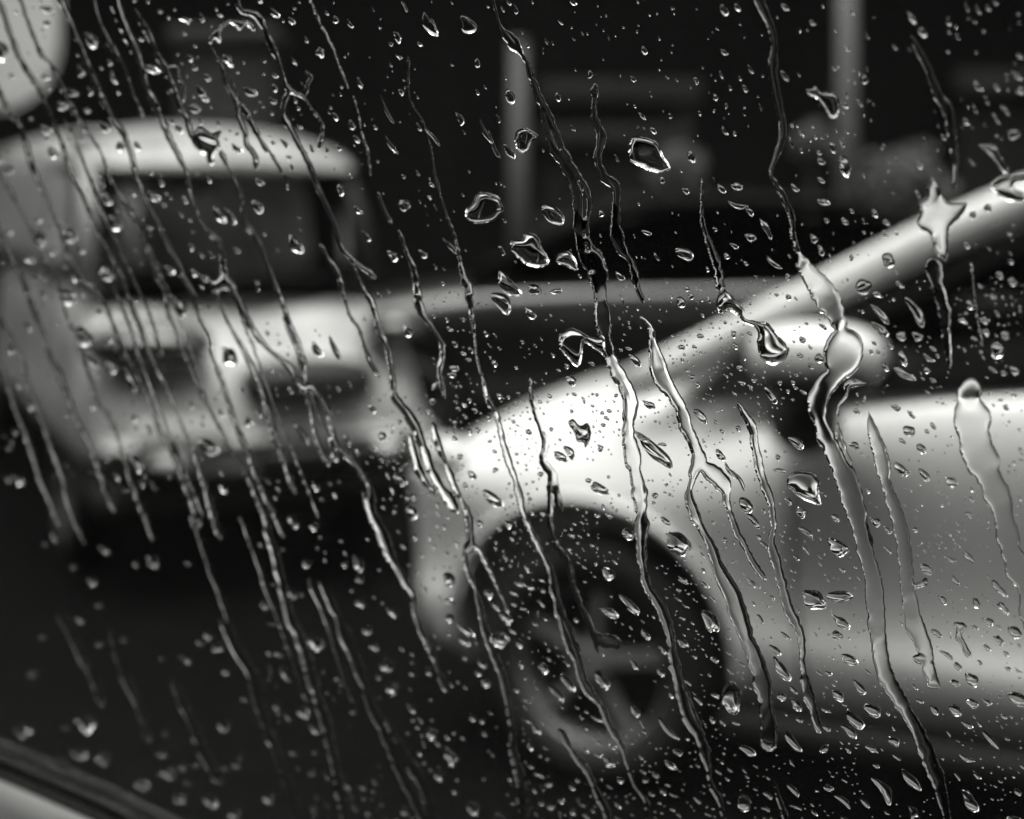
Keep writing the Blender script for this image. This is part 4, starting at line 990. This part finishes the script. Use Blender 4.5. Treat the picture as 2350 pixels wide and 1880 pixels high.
def where(x, y):
    if y > 1640 + .45 * x and x < 560: return 'beside the window seal'
    if x < 135 and y < 270: return 'over the signboard'
    if x < 560 and 250 < y < 380: return 'over the van roof'
    if x < 280 and y < 660 and y > 380: return 'over the van side'
    if x < 860 and 380 <= y < 650: return 'over the van windscreen'
    if x < 930 and 650 <= y < 860: return 'over the van bonnet'
    if x < 930 and 860 <= y < 1120: return 'over the van bumper'
    if x < 930 and y >= 1120: return 'over the dark road'
    if y < 260 and x < 700: return 'above the van roof'
    py = 830 - (x - 1400) * .45                       # slanting pillar
    if abs(y - py - 30) < 60 and x > 1380: return 'over the slanting pillar'
    if 1730 < x < 2040 and 730 < y < 1030: return 'over the door mirror'
    if 1150 < x < 1230 and 90 < y < 620: return 'on the left post'
    if 1910 < x < 1985 and y < 560: return 'on the right post'
    if x < 1150 and y < 640: return 'in the dark left of the left post'
    if x < 1910 and y < 640: return 'in the dark between the posts'
    if y < 640 and x >= 1985: return 'in the dark right of the right post'
    if y < py and y < 960 and x > 930: return 'over the dark car'
    if x > 1540 and y < 900: return 'over the white side window'
    if 940 <= x < 1060 and 1080 < y < 1520: return 'over the white front corner'
    if y < 1130 and x < 1560: return 'over the white bonnet'
    if (x - 1340) ** 2 + (y - 1540) ** 2 < 300 ** 2 and x < 1640: return 'over the front wheel'
    if y > 1690 + (x - 1700) * .14 and x > 1500: return 'in the dark below the white door'
    if x > 1500 and y > 1440: return 'over the lower white door'
    if x > 1500 and y > 1180: return 'over the middle of the white door'
    if x > 1500: return 'over the upper white door'
    return 'over the road left of the wheel'
def words(L_, W_, a):
    s = 'tiny' if L_ < 18 else 'small' if L_ < 27 else 'mid-sized' if L_ < 42 else 'large' if L_ < 64 else 'very large'
    q = W_ / L_
    f = 'thread-thin' if q < .28 else 'long narrow' if q < .42 else 'oval' if q < .62 else 'plump' if q < .82 else 'round'
    return s + ' ' + f
cls = {}
for d in big: cls.setdefault((words(*d[2:5]), where(d[0], d[1])), []).append(d)
ordn = ['first', 'second', 'third', 'fourth', 'fifth', 'sixth', 'seventh', 'eighth', 'ninth', 'tenth', 'eleventh', 'twelfth', 'thirteenth', 'fourteenth', 'fifteenth', 'sixteenth']
lab_of = {}
for key in [q for q in cls if len(cls[q]) > 12]:
    ds = cls.pop(key); ds.sort(key=lambda d: d[1]); h = (len(ds) + 1) // 2
    h3 = (len(ds) + 2) // 3
    if len(ds) > 26:
        cls[(key[0], key[1] + ', upper third')] = ds[:h3]; cls[(key[0], key[1] + ', middle third')] = ds[h3:2 * h3]; cls[(key[0], key[1] + ', lower third')] = ds[2 * h3:]
    else:
        cls[(key[0], key[1] + ', upper half')] = ds[:h]; cls[(key[0], key[1] + ', lower half')] = ds[h:]
for (wd, wh), ds in cls.items():
    ds.sort(key=lambda d: d[0])
    for i, d in enumerate(ds):
        if len(ds) == 1: s = f'only {wd} raindrop {wh}'
        elif i == 0: s = f'leftmost {wd} raindrop {wh}'
        elif i == len(ds) - 1: s = f'rightmost {wd} raindrop {wh}'
        else: s = f'{ordn[min(i, 15)]} {wd} raindrop from the left {wh}'
        lab_of[d[:2]] = s
rr_ = random.Random(5)
for d in big:
    v_, f_ = drop_geom(*d, rr_, 28 if d[2] > 22 else 18, 8 if d[2] > 22 else 6)
    me = mesh_pd('raindrop', v_, f_); orient(me)
    o = link('raindrop', me, M['water'], None, False)
    tag(o, lab_of[d[:2]], 'raindrop', 'raindrops on the window')
AV, AF = [], []
for d in small + OUTSIDE:
    v_, f_ = drop_geom(*d, rr_, 12, 4 if d[2] < 9 else 6); b0 = len(AV); AV += v_; AF += [tuple(b0 + i for i in q) for q in f_]
if AV:
    me = mesh_pd('fine_raindrops', AV, AF); orient(me)
    tag(link('fine_raindrops', me, M['water'], None, False), 'countless fine droplets spattered between the larger raindrops', 'droplets', kind='stuff')
print('drops', len(big), len(small), 'tris', sum(len(f) - 2 for f in AF))
